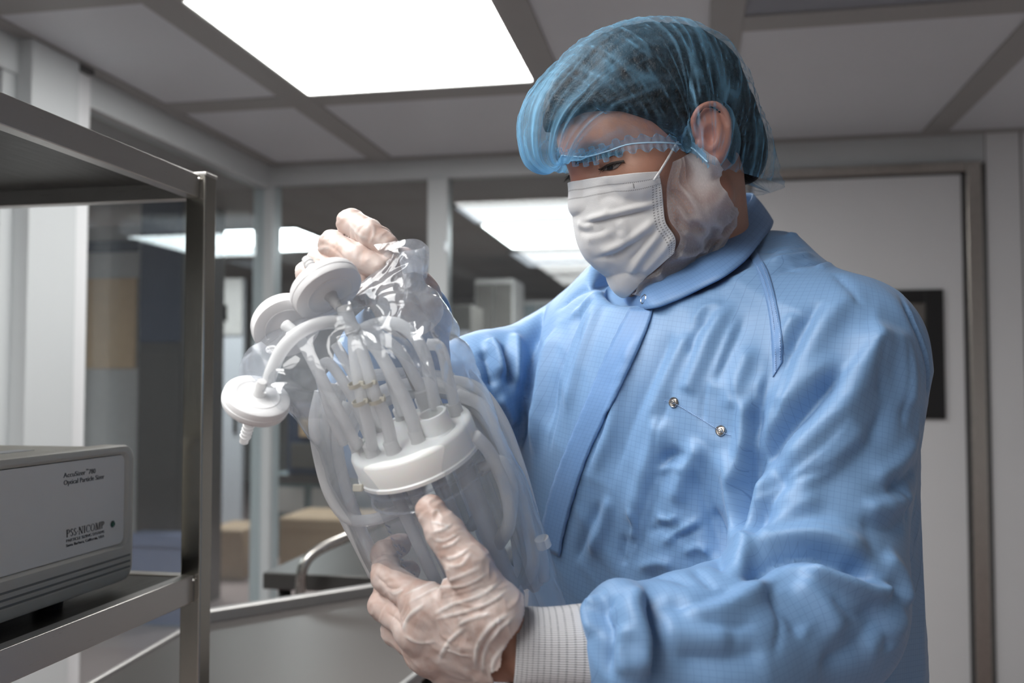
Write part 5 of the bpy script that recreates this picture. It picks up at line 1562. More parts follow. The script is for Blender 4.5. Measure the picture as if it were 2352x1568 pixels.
def mask_mat():
    m = mat('mask_nonwoven', (0.66, 0.65, 0.645), 0.75, bump=0.12, bscale=900)
    nt = m.node_tree; b = nt.nodes['Principled BSDF']
    b.inputs['Sheen Weight'].default_value = 0.2
    uv = nt.nodes.new('ShaderNodeUVMap'); uv.uv_map = 'UVMap'
    sp = nt.nodes.new('ShaderNodeSeparateXYZ'); nt.links.new(uv.outputs[0], sp.inputs[0])
    u, v = sp.outputs[0], sp.outputs[1]
    def M(op, *a):
        n_ = nt.nodes.new('ShaderNodeMath'); n_.operation = op
        for i, x in enumerate(a):
            if isinstance(x, (int, float)): n_.inputs[i].default_value = x
            else: nt.links.new(x, n_.inputs[i])
        return n_.outputs[0]
    def near_(x, c, h): return M('LESS_THAN', M('ABSOLUTE', M('SUBTRACT', x, c)), h)
    dash = M('LESS_THAN', M('FRACT', M('MULTIPLY', u, 150.0)), 0.55)
    top = M('MULTIPLY', M('MAXIMUM', near_(v, 0.075, 0.0052), near_(v, 0.140, 0.0052)), dash)
    uside = M('MINIMUM', u, M('SUBTRACT', 1.0, u))
    dots = None
    for c in (0.012, 0.026, 0.040):
        t = near_(uside, c, 0.0034); dots = t if dots is None else M('MAXIMUM', dots, t)
    vd = M('LESS_THAN', M('FRACT', M('MULTIPLY', v, 34.0)), 0.42)
    side = M('MULTIPLY', M('MULTIPLY', dots, vd), M('GREATER_THAN', v, 0.15))
    mark = M('MULTIPLY', near_(uside, 0.105, 0.0022), near_(v, 0.105, 0.02))
    k = M('MULTIPLY', M('MAXIMUM', M('MAXIMUM', top, side), mark), 0.75)
    mx = nt.nodes.new('ShaderNodeMix'); mx.data_type = 'RGBA'; mx.inputs[6].default_value = (0.66, 0.65, 0.645, 1); mx.inputs[7].default_value = (0.16, 0.15, 0.15, 1)
    nt.links.new(k, mx.inputs[0]); nt.links.new(mx.outputs[2], b.inputs['Base Color'])
    return m
mask = qmesh('face_mask', Pm, Fm, mask_mat(), person, uv=np.stack([mu, mv], 1))
md = mask.modifiers.new('thickness', 'SOLIDIFY'); md.thickness = 0.0009; md.offset = -1
M_loop = mat('ear_loop_white', (0.66, 0.66, 0.66), 0.7)
lp = [skin_pt(1497, 412, .006), skin_pt(1508, 396, .006), skin_pt(1528, 368, .003), skin_pt(1545, 338, .003), skin_pt(1568, 300, .004), skin_pt(1590, 250, .004)]
tube('ear_loop', toW(HP(catmull(np.array(lp), 8))), 0.0012, M_loop, mask, 8)

# beard cover: thin white net over cheek and jaw
M_bnet = sheet_mat('white_net', (0.70, 0.68, 0.69), 0.30, 0.65, 0.16, (60, 40), 0.6, 0.3, 0.03)
fr_ = catmull(np.array([(1545, 372), (1532, 430), (1536, 500), (1562, 548), (1530, 600), (1470, 650)], float), 10)
bk_ = catmull(np.array([(1612, 338), (1652, 372), (1648, 420), (1684, 482), (1668, 545), (1610, 612), (1530, 655), (1452, 672)], float), 10)
def res2(A, n):
    s = np.r_[0, np.cumsum(np.linalg.norm(np.diff(A, axis=0), axis=1))]; s /= s[-1]; t = np.linspace(0, 1, n)
    return np.stack([np.interp(t, s, A[:, 0]), np.interp(t, s, A[:, 1])], 1)
na, nb_ = 90, 60
fr_, bk_ = res2(fr_, na), res2(bk_, na)
V = np.full((na, nb_, 3), np.nan)
for a in range(na):
    for b in range(nb_):
        t = b / (nb_ - 1)
        l, n = hit(bb, *(fr_[a] * (1 - t) + bk_[a] * t))
        if l is not None: V[a, b] = l + n * 0.004 + np.array([0, -0.003, 0])
good = ~np.isnan(V[:, :, 0])
dep = V[:, :, 1].copy()
# bridge hollows: smooth the depth, never behind the skin
dm = np.where(good, dep, np.nanmax(dep))
for _ in range(60):
    a_ = (np.roll(dm, 1, 0) + np.roll(dm, -1, 0) + np.roll(dm, 1, 1) + np.roll(dm, -1, 1)) / 4
    a_[0], a_[-1], a_[:, 0], a_[:, -1] = dm[0], dm[-1], dm[:, 0], dm[:, -1]
    dm = np.minimum(a_, np.where(good, dep, a_))
for a in range(na):
    for b in range(nb_):
        t = b / (nb_ - 1); p = fr_[a] * (1 - t) + bk_[a] * t
        V[a, b] = C(p[0], p[1], dm[a, b])
V = V.reshape(-1, 3)
ii, jj = np.meshgrid(np.arange(na), np.arange(nb_), indexing='ij')
Fb = np.stack([ii[:-1, :-1] * nb_ + jj[:-1, :-1], ii[1:, :-1] * nb_ + jj[1:, :-1], ii[1:, 1:] * nb_ + jj[1:, 1:], ii[:-1, 1:] * nb_ + jj[:-1, 1:]], -1).reshape(-1, 4)
Nb = vnormals(V, Fb)
if Nb[:, 1].mean() > 0: Nb = -Nb
_vv = V @ _R.T + 0.012 * np.stack([vnoise(V, 40), vnoise(V + 3, 40), vnoise(V + 7, 40)], 1)
cr = (1 - 2 * np.abs(vnoise(_vv * np.array([1, 1, 0.3]), 42))) * 0.0040 + (1 - 2 * np.abs(vnoise(_vv[:, [2, 0, 1]] * np.array([0.4, 1, 1]), 66))) * 0.0026
cr = cr * np.clip((jj.ravel() / nb_) / 0.15, 0.1, 1)
V = V + Nb * np.clip(cr, -0.002, 1)[:, None]
edge = np.minimum(np.minimum(ii, na - 1 - ii), np.minimum(jj, nb_ - 1 - jj)).ravel()
upper = np.clip(1 - ii.ravel() / (na * 0.33), 0, 1) * np.clip((jj.ravel() / nb_ - 0.35) / 0.2, 0, 1)
bd = 0.30 * np.clip((cr - 0.0034) / 0.0016, 0, 1) + 0.2 * np.exp(-edge / 1.5) + 0.45 * np.clip(upper * 1.6, 0, 1)
qmesh('beard_cover', V, Fb, M_bnet, person, uv=np.stack([ii.ravel() / na, jj.ravel() / nb_], 1), attrs={'dense': bd})

# eye, lashes, brows
def strokes(name, roots, dirs, lens, r, m, parent):
    V, Fc = [], []
    for p, d, L in zip(roots, dirs, lens):
        d = np.asarray(d, float); d /= np.linalg.norm(d)
        pts = [p, p + d * L * 0.5 + np.array([0, 0, -0.0003]), p + d * L]
        v, f = tube_vf(toW(HP(np.array(pts))), [r, r * 0.8, r * 0.25], 4); f = [tuple(j + len(V) for j in x) for x in f]; V += list(v); Fc += f
    return mesh(name, V, Fc, m, parent)
M_eye = mat('eye_white', (0.20, 0.17, 0.16), 0.15)
M_iris = mat('iris_brown', (0.02, 0.012, 0.008), 0.08)
ey = ribbon('eye', [(1382, 389), (1398, 381), (1416, 376), (1428, 373)], [(1382, 391), (1398, 391), (1415, 387), (1428, 375)], 6, 6, bb, M_eye, body, 0.0006, 0.0003)
ribbon('iris', [(1396, 382), (1402, 380), (1409, 378)], [(1396, 391), (1402, 391), (1409, 389)], 6, 5, bb, M_iris, body, 0.0010, 0.0002)
ribbon('eyelid_line', [(1376, 388), (1392, 378), (1412, 371), (1434, 368)], [(1378, 391), (1394, 383), (1414, 376), (1436, 373)], 6, 4, bb, mat('lash_line', (0.03, 0.018, 0.014), 0.6), body, 0.0014, 0.0006)
rs = np.random.RandomState(8)
def px_local(pts, n, lift):
    c = res2(catmull(np.array(pts, float), 8), n)
    out = []
    for p in c:
        l, nn = hit(bb, *p)
        out.append(HL((l + nn * lift)[None])[0] if l is not None else None)
    return [o for o in out if o is not None]
r1 = px_local([(1384, 387), (1400, 379), (1418, 374), (1432, 371)], 26, 0.0012)
strokes('eyelash', r1, [np.array([0.35, 0.9, -0.5]) + rs.randn(3) * 0.15 for _ in r1], [0.006 + 0.002 * rs.rand() for _ in r1], 0.00022, M_hair, body)
r2 = []
for k in range(7): r2 += px_local([(1322, 378 - k * 1.6), (1350, 371 - k * 1.6), (1385, 362 - k * 1.4), (1420, 357 - k)], 22, 0.0006)
strokes('eyebrow', r2, [np.array([0.8, -0.25, 0.35]) + rs.randn(3) * 0.25 for _ in r2], [0.007 + 0.003 * rs.rand() for _ in r2], 0.0003, M_hair, body)
far = [np.array([-0.022 - 0.018 * rs.rand(), 0.0915 - 0.004 * rs.rand(), 0.030 + 0.010 * rs.rand()]) for _ in range(90)]
strokes('eyebrow', far, [np.array([-0.7, 0.45, 0.0]) + rs.randn(3) * 0.3 for _ in far], [0.007 for _ in far], 0.0003, M_hair, body)
fl = [np.array([-0.022 - 0.016 * t, 0.087, 0.0165 + 0.002 * math.sin(3 * t)]) for t in np.linspace(0, 1, 26)]
strokes('eyelash', fl, [np.array([-0.15, 0.9, -0.55]) + rs.randn(3) * 0.12 for _ in fl], [0.009 for _ in fl], 0.00024, M_hair, body)

def mirrored(o, name, parent):
    "the same feature on the other half of the face"
    off = wloc(o)
    W_ = np.array([tuple(v.co) for v in o.data.vertices]) + off
    L_ = HL((W_ - EYE) @ CAMM.T); L_[:, 0] *= -1
    return mesh(name, toW(HP(L_)), [tuple(p.vertices)[::-1] for p in o.data.polygons], o.data.materials[0], parent, True)
for o in list(body.children):
    if o.name.split('.')[0] in ('eye', 'iris', 'eyelid_line'): mirrored(o, o.name.split('.')[0], body)
# ------------------------------------------------------------------ the bagged vessel
VA = np.array([-0.320, -0.31, 0.894]); VA /= np.linalg.norm(VA)          # vessel axis, up (camera frame)
VE1 = np.array([0.941, 0.0, 0.337]); VE1 -= VA * (VA @ VE1); VE1 /= np.linalg.norm(VE1)
VE2 = np.cross(VA, VE1)                                                   # away from the camera
VO = C(941, 993, 0.75)                                                    # centre of the lid top
def VW(x, y, z):
    return toW(VO + x * VE1 + y * VE2 + z * VA)
AW = VA @ CAMM
def lid_pt(px, py, lift=0.0):
    d = C(px, py, 1.0)
    t = ((VO + VA * lift) @ VA) / (d @ VA)
    return d * t
def sheer(name, col, base, edge, gloss_r=0.08, gloss=1.0, glow=0.4, ior=1.45, bump=0.0):
    "clear or milky plastic: transparent body, fresnel gloss, a little scatter"
    m = bpy.data.materials.new(name); m.use_nodes = True; nt = m.node_tree
    nt.nodes.remove(nt.nodes['Principled BSDF'])
    tr = nt.nodes.new('ShaderNodeBsdfTransparent'); tr.inputs[0].default_value = (0.97, 0.98, 0.99, 1)
    df = nt.nodes.new('ShaderNodeBsdfDiffuse'); df.inputs[0].default_value = (*col, 1)
    tl = nt.nodes.new('ShaderNodeBsdfTranslucent'); tl.inputs[0].default_value = (*col, 1)
    a = nt.nodes.new('ShaderNodeMixShader'); a.inputs[0].default_value = glow
    nt.links.new(df.outputs[0], a.inputs[1]); nt.links.new(tl.outputs[0], a.inputs[2])
    lw = nt.nodes.new('ShaderNodeLayerWeight'); lw.inputs[0].default_value = 0.3
    mr = nt.nodes.new('ShaderNodeMapRange'); mr.inputs['To Min'].default_value = base; mr.inputs['To Max'].default_value = edge
    nt.links.new(lw.outputs['Facing'], mr.inputs['Value'])
    b = nt.nodes.new('ShaderNodeMixShader')
    nt.links.new(mr.outputs[0], b.inputs[0]); nt.links.new(tr.outputs[0], b.inputs[1]); nt.links.new(a.outputs[0], b.inputs[2])
    gl = nt.nodes.new('ShaderNodeBsdfGlossy'); gl.inputs['Roughness'].default_value = gloss_r
    fr = film_fresnel(nt, ior)
    ml = nt.nodes.new('ShaderNodeMath'); ml.operation = 'MULTIPLY'; ml.inputs[1].default_value = gloss; ml.use_clamp = True
    nt.links.new(fr.outputs[0], ml.inputs[0])
    c = nt.nodes.new('ShaderNodeMixShader')
    nt.links.new(ml.outputs[0], c.inputs[0]); nt.links.new(b.outputs[0], c.inputs[1]); nt.links.new(gl.outputs[0], c.inputs[2])
    nt.links.new(c.outputs[0], nt.nodes['Material Output'].inputs[0])
    if bump > 0:
        tc = nt.nodes.new('ShaderNodeTexCoord'); n = nt.nodes.new('ShaderNodeTexNoise'); n.inputs['Scale'].default_value = 40; n.inputs['Detail'].default_value = 4
        bp = nt.nodes.new('ShaderNodeBump'); bp.inputs['Strength'].default_value = bump; bp.inputs['Distance'].default_value = 0.003
        nt.links.new(tc.outputs['Object'], n.inputs['Vector']); nt.links.new(n.outputs['Fac'], bp.inputs['Height'])
        nt.links.new(bp.outputs[0], gl.inputs['Normal']); nt.links.new(bp.outputs[0], fr.inputs['Normal'])
    MATS[name] = m
    return m
M_jar = sheer('clear_jar', (0.70, 0.75, 0.84), 0.02, 0.12, 0.05, 0.6, 0.4, 1.4)
M_tubing = sheer('silicone_tubing', (0.96, 0.965, 0.97), 0.78, 0.95, 0.3, 0.45, 0.5, 1.35)
M_pp = mat('white_plastic', (0.94, 0.94, 0.93), 0.32, noise=0.02, Subsurface_Weight=0.1)
M_filter = mat('filter_white', (0.93, 0.93, 0.94), 0.22, noise=0.02)
M_milky = sheer('milky_plastic', (0.92, 0.92, 0.92), 0.86, 0.96, 0.2, 0.6, 0.4, 1.4)
M_dip = sheer('dip_tube_milky', (0.95, 0.96, 0.97), 0.82, 0.95, 0.3, 0.4, 0.4, 1.35)
M_needle = mat('needle_steel', (0.45, 0.45, 0.44), 0.25, 1.0)
M_mark = mat('embossed_mark', (0.10, 0.12, 0.20), 0.3)

vs_base = toW(VO - VA * 0.24)
vessel = tag(empty('bioreactor_vessel', vs_base), 'clear jar with white lid, ports and tubing inside the plastic bag', 'vessel')
RL, RJ = 0.0512, 0.0470
lid = lathe('lid', [(0.0, -0.0015), (0.043, -0.0015), (0.0435, 0.0), (0.0475, 0.0), (0.0500, -0.0012), (RL, -0.0035), (RL, -0.0205), (RL + 0.0012, -0.0215), (RL + 0.0012, -0.0242), (RL - 0.001, -0.0250), (0.044, -0.0250)], toW(VO), AW, M_pp, vessel, 96)
jar = lathe('jar', [(RJ + 0.0015, -0.0245), (RJ + 0.0015, -0.030), (RJ + 0.0028, -0.031), (RJ + 0.0028, -0.034), (RJ, -0.036), (RJ, -0.042), (RJ + 0.0012, -0.0435), (RJ + 0.0006, -0.046), (RJ, -0.050), (RJ, -0.205), (RJ - 0.004, -0.215), (RJ - 0.012, -0.219), (0.0, -0.220)], toW(VO), AW, M_jar, vessel, 96)
for h in (-0.0315, -0.0445):
    lathe('thread_ring', [(RJ + 0.0015, h + 0.0012), (RJ + 0.0032, h), (RJ + 0.0015, h - 0.0012)], toW(VO), AW, sheer('ring_clear', (0.7, 0.75, 0.85), 0.25, 0.6, 0.05, 1.0, 0.4, 1.5) if 'ring_clear' not in MATS else MATS['ring_clear'], jar, 96)
# embossed volume marks near the left edge of the jar
def jar_mark(s, ang, h, size):
    ca, sa = math.cos(ang), math.sin(ang)
    o = VO + (RJ + 0.0004) * (ca * VE1 + sa * VE2) + h * VA
    t = (-sa * VE1 + ca * VE2)
    text('volume_mark', s, toW(o), t @ CAMM, AW, size, M_mark, jar, 1.0, 0.0002)
for s, h in (('3.0', -0.082), ('2.5', -0.108), ('2.0', -0.134), ('1.5', -0.160)):
    jar_mark(s, math.radians(214), h, 0.0085)
for k in range(16):
    h = -0.060 - k * 0.0066
    a0 = math.radians(203); da = math.radians(7 if k % 4 else 11)
    pts = [VO + (RJ + 0.0003) * (math.cos(a0 + da * t) * VE1 + math.sin(a0 + da * t) * VE2) + h * VA for t in np.linspace(0, 1, 5)]
    tube('graduation', toW(np.array(pts)), 0.00045, M_mark, jar, 5)

# ports on the lid
def port(px, py, r, h, inner=None, m=M_pp, parent=None):
    b = lid_pt(px, py, -0.0015)
    pr = [(r * 1.12, 0.0), (r, 0.0015), (r, h - 0.0008), (r - 0.0006, h)]
    pr += [(inner, h), (inner, 0.002), (0.0, 0.002)] if inner else [(0.0, h)]
    lathe('port', pr, toW(b), AW, m, lid, 32)
    return b
port(1008, 990, 0.0125, 0.0165, 0.0098)
PB = {}
for key, (px, py) in dict(a=(824, 1035), b=(858, 1044), c=(905, 1038), d=(962, 1012), e=(1050, 950), f=(880, 985), g=(1005, 940), h=(925, 960), i=(975, 935), j=(850, 1000)).items():
    PB[key] = port(px, py, 0.0058, 0.010, None, M_milky)
def vt(pts, r, name='tube', m=M_tubing, n=9, seg=12, parent=None):
    P_ = [p if isinstance(p, np.ndarray) else C(*p) for p in pts]
    return tube(name, toW(catmull(np.array(P_), n)), r, m, parent or vessel, seg)
# tubes rising from the ports
vt([PB['a'] + VA * 0.003, (800, 985, .727), (755, 900, .724), (694, 785, .728), (655, 745, .735)], 0.0046)
vt([PB['b'] + VA * 0.003, (848, 985, .722), (828, 900, .716), (815, 820, .722), (812, 770, .728)], 0.0048)
vt([PB['c'] + VA * 0.003, (886, 960, .722), (860, 900, .716), (838, 830, .720), (820, 775, .727)], 0.0050)
vt([PB['d'] + VA * 0.003, (935, 930, .722), (905, 870, .720), (868, 805, .724), (830, 765, .729)], 0.0054)
vt([PB['f'] + VA * 0.003, (852, 930, .742), (800, 840, .745), (770, 790, .748)], 0.0042)
vt([PB['j'] + VA * 0.003, (805, 905, .742), (770, 850, .742), (748, 832, .742), (735, 860, .745), (760, 950, .75), (790, 1020, .76)], 0.0042)
vt([PB['h'] + VA * 0.003, (905, 900, .752), (890, 850, .755), (885, 835, .756)], 0.0040)
vt([PB['e'] + VA * 0.003, (1030, 870, .752), (1012, 800, .752), (980, 790, .752)], 0.0048)
# joined wye under the upper filter and arcs to the sides
vt([(790, 705, .733), (800, 735, .731), (812, 765, .728)], 0.0062, 'wye_stem', M_milky)
vt([(826, 762, .728), (790, 742, .728), (740, 742, .722), (690, 762, .718), (650, 800, .716), (625, 850, .716), (614, 885, .717)], 0.0052)
vt([(826, 760, .730), (860, 745, .728), (905, 742, .726), (945, 765, .728), (975, 815, .732), (990, 880, .74), (1000, 940, .745)], 0.0050)
vt([(828, 758, .737), (870, 770, .738), (920, 810, .742), (955, 870, .746), (985, 925, .750)], 0.0046)
# cable ties around the paired tubes
M_tie = mat('tie_cream', (0.62, 0.58, 0.47), 0.4)
for (px, py, r) in ((818, 882, .0064), (828, 922, .0066), (846, 880, .0066), (866, 918, .0068)):
    c_ = toW(C(px, py, .7165 if px < 850 else .7170))
    lathe('cable_tie', [(r - 0.0006, -0.0016), (r, -0.0016), (r, 0.0016), (r - 0.0006, 0.0016), (r - 0.0006, -0.0016)], c_, AW, M_tie, vessel, 24)
    d_ = toW(C(px + 13, py - 2, .7135))
    boxes('tie_head', [(d_[0] - .002, d_[0] + .002, d_[1] - .002, d_[1] + .002, d_[2] - .0018, d_[2] + .0018)], M_tie, vessel, 0.0005)
for (a, b) in (((921, 826, .745), (968, 938, .752)), ((985, 862, .765), (1012, 930, .768))):
    tube('needle', toW(np.array([C(*a), C(*b)])), 0.0012, M_needle, vessel, 8)
vt([(968, 893, .748), (980, 925, .752), (992, 965, .757)], 0.0072, 'inlet_tube', M_milky)
# tubes standing inside the jar
def dip(x0, y0, x1, y1, z1, r, name='dip_tube', m=M_dip):
    return tube(name, np.array([VW(x0, y0, -0.012), VW(x0 * .5 + x1 * .5, y0 * .5 + y1 * .5, z1 / 2), VW(x1, y1, z1)]), r, m, vessel, 16)
dip(-0.028, -0.012, -0.024, -0.012, -0.185, 0.0052); dip(-0.013, -0.016, -0.008, -0.014, -0.185, 0.0058); dip(0.004, 0.010, 0.006, 0.012, -0.19, 0.0055)
dip(0.032, -0.010, 0.030, -0.008, -0.165, 0.0080, 'baffle_tube'); dip(-0.020, 0.022, -0.018, 0.020, -0.19, 0.0045); dip(0.022, 0.026, 0.02, 0.024, -0.19, 0.0045)
lathe('baffle_tube_end', [(0.0, -0.185), (0.0055, -0.184), (0.006, -0.172), (0.0095, -0.170), (0.0095, -0.163), (0.0082, -0.160)], VW(0.0303, -0.0083, 0), AW, M_dip, vessel, 24)
tube('impeller_shaft', np.array([VW(0.010, -0.004, -0.01), VW(0.010, -0.004, -0.19)]), 0.0040, M_dip, vessel, 16)
for h in (-0.098,):
    for k in range(3):
        a = math.radians(20 + 120 * k); c_, s_ = math.cos(a), math.sin(a)
        b0 = np.array([0.010, -0.004, h]); d_ = np.array([c_, s_, 0.25]); w_ = np.array([-s_ * 0.4, c_ * 0.4, 0.9])
        P_ = []
        for t in np.linspace(0.004, 0.027, 8):
            ww = 0.0055 * math.sqrt(max(0.05, 1 - ((t - 0.016) / 0.012) ** 2)) + 0.001
            for e in (-1, 1): P_.append(VW(*(b0 + d_ * t + w_ * ww * e)))
        Fq = [(2 * i, 2 * i + 1, 2 * i + 3, 2 * i + 2) for i in range(7)]
        o = mesh('impeller_blade', P_, Fq, M_dip, vessel, True)
        md = o.modifiers.new('thickness', 'SOLIDIFY'); md.thickness = 0.0016
# loose loops of tubing beside the jar
loops = [[(1050, 905, .775), (1110, 935, .77), (1150, 1010, .765), (1185, 1110, .765), (1210, 1200, .77), (1225, 1290, .785), (1200, 1340, .81), (1160, 1300, .83)],
         [(1020, 870, .79), (1095, 890, .79), (1150, 960, .785), (1190, 1060, .785), (1222, 1170, .79), (1245, 1270, .80), (1250, 1330, .81)],
         [(1090, 1000, .735), (1125, 1040, .745), (1160, 1120, .75), (1170, 1200, .755), (1140, 1260, .78)],
         [(1085, 930, .78), (1140, 1000, .775), (1180, 1100, .775), (1205, 1210, .78), (1220, 1330, .80)],
         [(1100, 1080, .75), (1150, 1060, .75), (1175, 1120, .755), (1165, 1210, .76), (1120, 1270, .79)],
         [(735, 900, .76), (722, 970, .765), (735, 1060, .765), (760, 1140, .765), (800, 1190, .765), (860, 1192, .76), (930, 1165, .755)],
         [(760, 880, .775), (742, 980, .775), (755, 1080, .775), (785, 1170, .78), (830, 1260, .79), (860, 1320, .80)],
         [(790, 930, .79), (765, 1010, .785), (780, 1110, .785), (815, 1210, .79), (850, 1290, .80)],
         [(800, 985, .80), (830, 930, .80), (900, 890, .80), (980, 880, .80), (1060, 890, .795), (1110, 930, .79)],
         [(830, 955, .805), (900, 915, .805), (980, 900, .805), (1050, 912, .80), (1100, 960, .79)],
         [(765, 900, .80), (815, 870, .81), (880, 860, .81), (960, 858, .81), (1040, 870, .80)]]
loops += [[(x - 14, y + 6, d + 0.010) for x, y, d in loops[0]], [(x - 16, y + 10, d + 0.008) for x, y, d in loops[1]], [(x - 30, y + 16, d - 0.006) for x, y, d in loops[1]],
          [(x - 22, y + 4, d + 0.014) for x, y, d in loops[3]], [(x + 8, y + 22, d + 0.012) for x, y, d in loops[3]], [(x + 14, y + 4, d + 0.008) for x, y, d in loops[6]], [(x + 10, y - 6, d - 0.012) for x, y, d in loops[7]],
          [(x + 26, y + 12, d + 0.012) for x, y, d in loops[6]], [(x + 4, y + 20, d + 0.006) for x, y, d in loops[8]]]
for k, L in enumerate(loops):
    vt(L, 0.0048 if k % 2 else 0.0054, 'coiled_tube')
lathe('tube_clip', [(0.0, 0.004), (0.006, 0.004), (0.0062, -0.004), (0.0, -0.004)], toW(C(1247, 1245, .765)), AW, M_milky, vessel, 20)
boxes('tube_tie', [tuple(np.r_[[toW(C(822, 1120, .735))[0] - .004, toW(C(822, 1120, .735))[0] + .004], [toW(C(822, 1120, .735))[1] - .002, toW(C(822, 1120, .735))[1] + .002], [toW(C(822, 1120, .735))[2] - .003, toW(C(822, 1120, .735))[2] + .003]])], M_tie, vessel, 0.001)

# disc filters
def disc_filter(name, px, py, d, axis, R_, th, stem_dn, stem_up, label, rings=True):
    ax = np.asarray(axis, float); ax /= np.linalg.norm(ax); aw = ax @ CAMM
    c_ = toW(C(px, py, d))
    e = tag(empty('disc_filter', c_), label, 'filter', 'white disc filters on the vessel tubing')
    h = th / 2
    lathe('housing', [(0.0, h + 0.0008), (R_ * 0.30, h + 0.0008), (R_ * 0.34, h + 0.0003), (R_ * 0.62, h + 0.0003), (R_ * 0.635, h + 0.0006), (R_ * 0.66, h + 0.0006), (R_ * 0.675, h + 0.0002), (R_ * 0.90, h), (R_ * 0.975, h - 0.0010), (R_, h - 0.0030), (R_, 0.0006), (R_ * 1.012, 0.0003), (R_ * 1.012, -0.0010), (R_, -0.0013), (R_, -h + 0.0035), (R_ * 0.96, -h + 0.0012), (R_ * 0.80, -h - 0.0003), (R_ * 0.45, -h - 0.0020), (R_ * 0.2, -h - 0.0030), (0.0, -h - 0.0030)], c_, aw, M_filter, e, 96)
    def stem(sgn, L):
        pr = [(0.0058, 0.0), (0.0050, 0.004), (0.0036, 0.006)]
        z = 0.006
        while z < L - 0.004:
            pr += [(0.0046, z), (0.0036, z + 0.0030)]; z += 0.0034
        pr += [(0.0036, L), (0.0, L)]
        lathe('hose_barb', pr, c_ + aw * sgn * (h - 0.001), aw * sgn, M_milky, e, 24)
    if stem_up: stem(1, stem_up)
    if stem_dn: stem(-1, stem_dn)
    return e
disc_filter('f', 748, 662, .742, (0.55, -0.42, -0.72), 0.0290, 0.0150, 0.028, 0.016, 'uppermost white disc filter right below the raised hand')
disc_filter('f', 656, 746, .762, (0.42, -0.74, -0.52), 0.0275, 0.0140, 0.010, 0, 'middle white disc filter with its round face to the camera')
disc_filter('f', 588, 921, .718, (0.36, -0.47, 0.80), 0.0255, 0.0130, 0.036, 0.014, 'lowest white disc filter hanging at the left bag mouth')

# ------------------------------------------------------------------ the bag
def bag_mat():
    m = sheer('bag_film', (0.84, 0.88, 0.93), 0.165, 0.38, 0.07, 1.0, 0.6, 1.5, bump=0.0)
    return m
M_bag = bag_mat()
SEC = [  # left edge, right edge (photograph), depth of the middle, half thickness front, back
    ((1075, 1640), (1345, 1590), .800, .010, .010), ((1030, 1590), (1335, 1530), .800, .040, .035), ((962, 1492), (1318, 1425), .795, .058, .045), ((908, 1420), (1298, 1365), .790, .062, .048),
    ((866, 1350), (1280, 1310), .786, .062, .050), ((828, 1280), (1262, 1255), .782, .062, .050), ((792, 1205), (1240, 1190), .778, .062, .050), ((764, 1150), (1222, 1140), .775, .062, .050),
    ((740, 1090), (1201, 1085), .772, .062, .050), ((722, 1040), (1178, 1030), .770, .062, .050), ((700, 1005), (1158, 975), .768, .062, .050), ((662, 962), (1136, 910), .766, .064, .050),
    ((622, 925), (1108, 850), .764, .064, .048), ((580, 890), (1078, 790), .762, .062, .044), ((556, 850), (1048, 730), .762, .055, .040), ((560, 805), (1020, 680), .764, .046, .034),
    ((625, 758), (1000, 655), .768, .036, .028), ((720, 712), (990, 640), .774, .026, .022), ((810, 660), (985, 625), .780, .018, .016), ((870, 610), (985, 600), .786, .010, .010), ((895, 575), (985, 565), .786, .004, .004)]
def interp_rows(A, n):
    t = np.linspace(0, len(A) - 1, n); i = np.arange(len(A))
    B = np.array(A, float)
    return np.stack([np.interp(t, i, B[:, k]) for k in range(B.shape[1])], 1)
raw = [(a[0], a[1], b[0], b[1], d, f, bk) for a, b, d, f, bk in SEC]
RW = catmull(np.array(raw), 9)
nR, nA = len(RW), 180
V = np.zeros((nR, nA, 3)); U = np.zeros((nR, nA, 2))
for i, (ax_, ay, bx2, by2, d, ff, bk) in enumerate(RW):
    a, b = C(ax_, ay, d), C(bx2, by2, d)
    for k in range(nA):
        an = 2 * math.pi * k / nA
        c_, s_ = math.cos(an), math.sin(an)
        x = np.sign(c_) * abs(c_) ** 0.85
        y = np.sign(s_) * abs(s_) ** 0.9
        p = (a + b) / 2 + (b - a) / 2 * x
        dd = d - (ff * y if y > 0 else bk * y)
        V[i, k] = p * (dd / d)
        # keep the outline where the sheet turns away
        V[i, k] = np.array([p[0] * dd / d, dd, p[2] * dd / d])
        U[i, k] = (k / nA, i / nR)
V = V.reshape(-1, 3)
ii, jj = np.meshgrid(np.arange(nR), np.arange(nA), indexing='ij')
j2 = (jj + 1) % nA
Fg = np.stack([ii[:-1] * nA + jj[:-1], ii[:-1] * nA + j2[:-1], ii[1:] * nA + j2[1:], ii[1:] * nA + jj[1:]], -1).reshape(-1, 4)
Ng = vnormals(V, Fg)
_q = V @ _R.T
_w = _q + 0.02 * np.stack([vnoise(V, 14), vnoise(V + 3, 14), vnoise(V + 8, 14)], 1)
top = np.clip((ii.ravel() / nR - 0.42) / 0.25, 0, 1)
cr = 0.0022 * (1 - 2 * np.abs(vnoise(_w * np.array([1, 1, 0.25]), 20))) + (0.0010 + 0.0026 * top) * (1 - 2 * np.abs(vnoise(_w, 38))) + 0.0014 * top * (1 - 2 * np.abs(vnoise(_w[:, [2, 0, 1]], 80)))
V = V + Ng * cr[:, None]
bag_base = toW(C(1200, 1600, .80))
bag = tag(empty('plastic_bag', bag_base), 'clear plastic pouch wrapped around the vessel and its tubing', 'bag')
# the mouth is open on the left: a ragged gap towards the lower filter
ang = jj.ravel()
fr_i = ii.ravel() / nR
gap = ((fr_i > 0.60) & (fr_i < 0.86) & (np.abs(((ang / nA + 0.5) % 1.0) - 0.0) < 0.0))
film = qmesh('film', V, Fg, M_bag, bag, uv=U.reshape(-1, 2))
bgv = bvh_of(V, Fg)
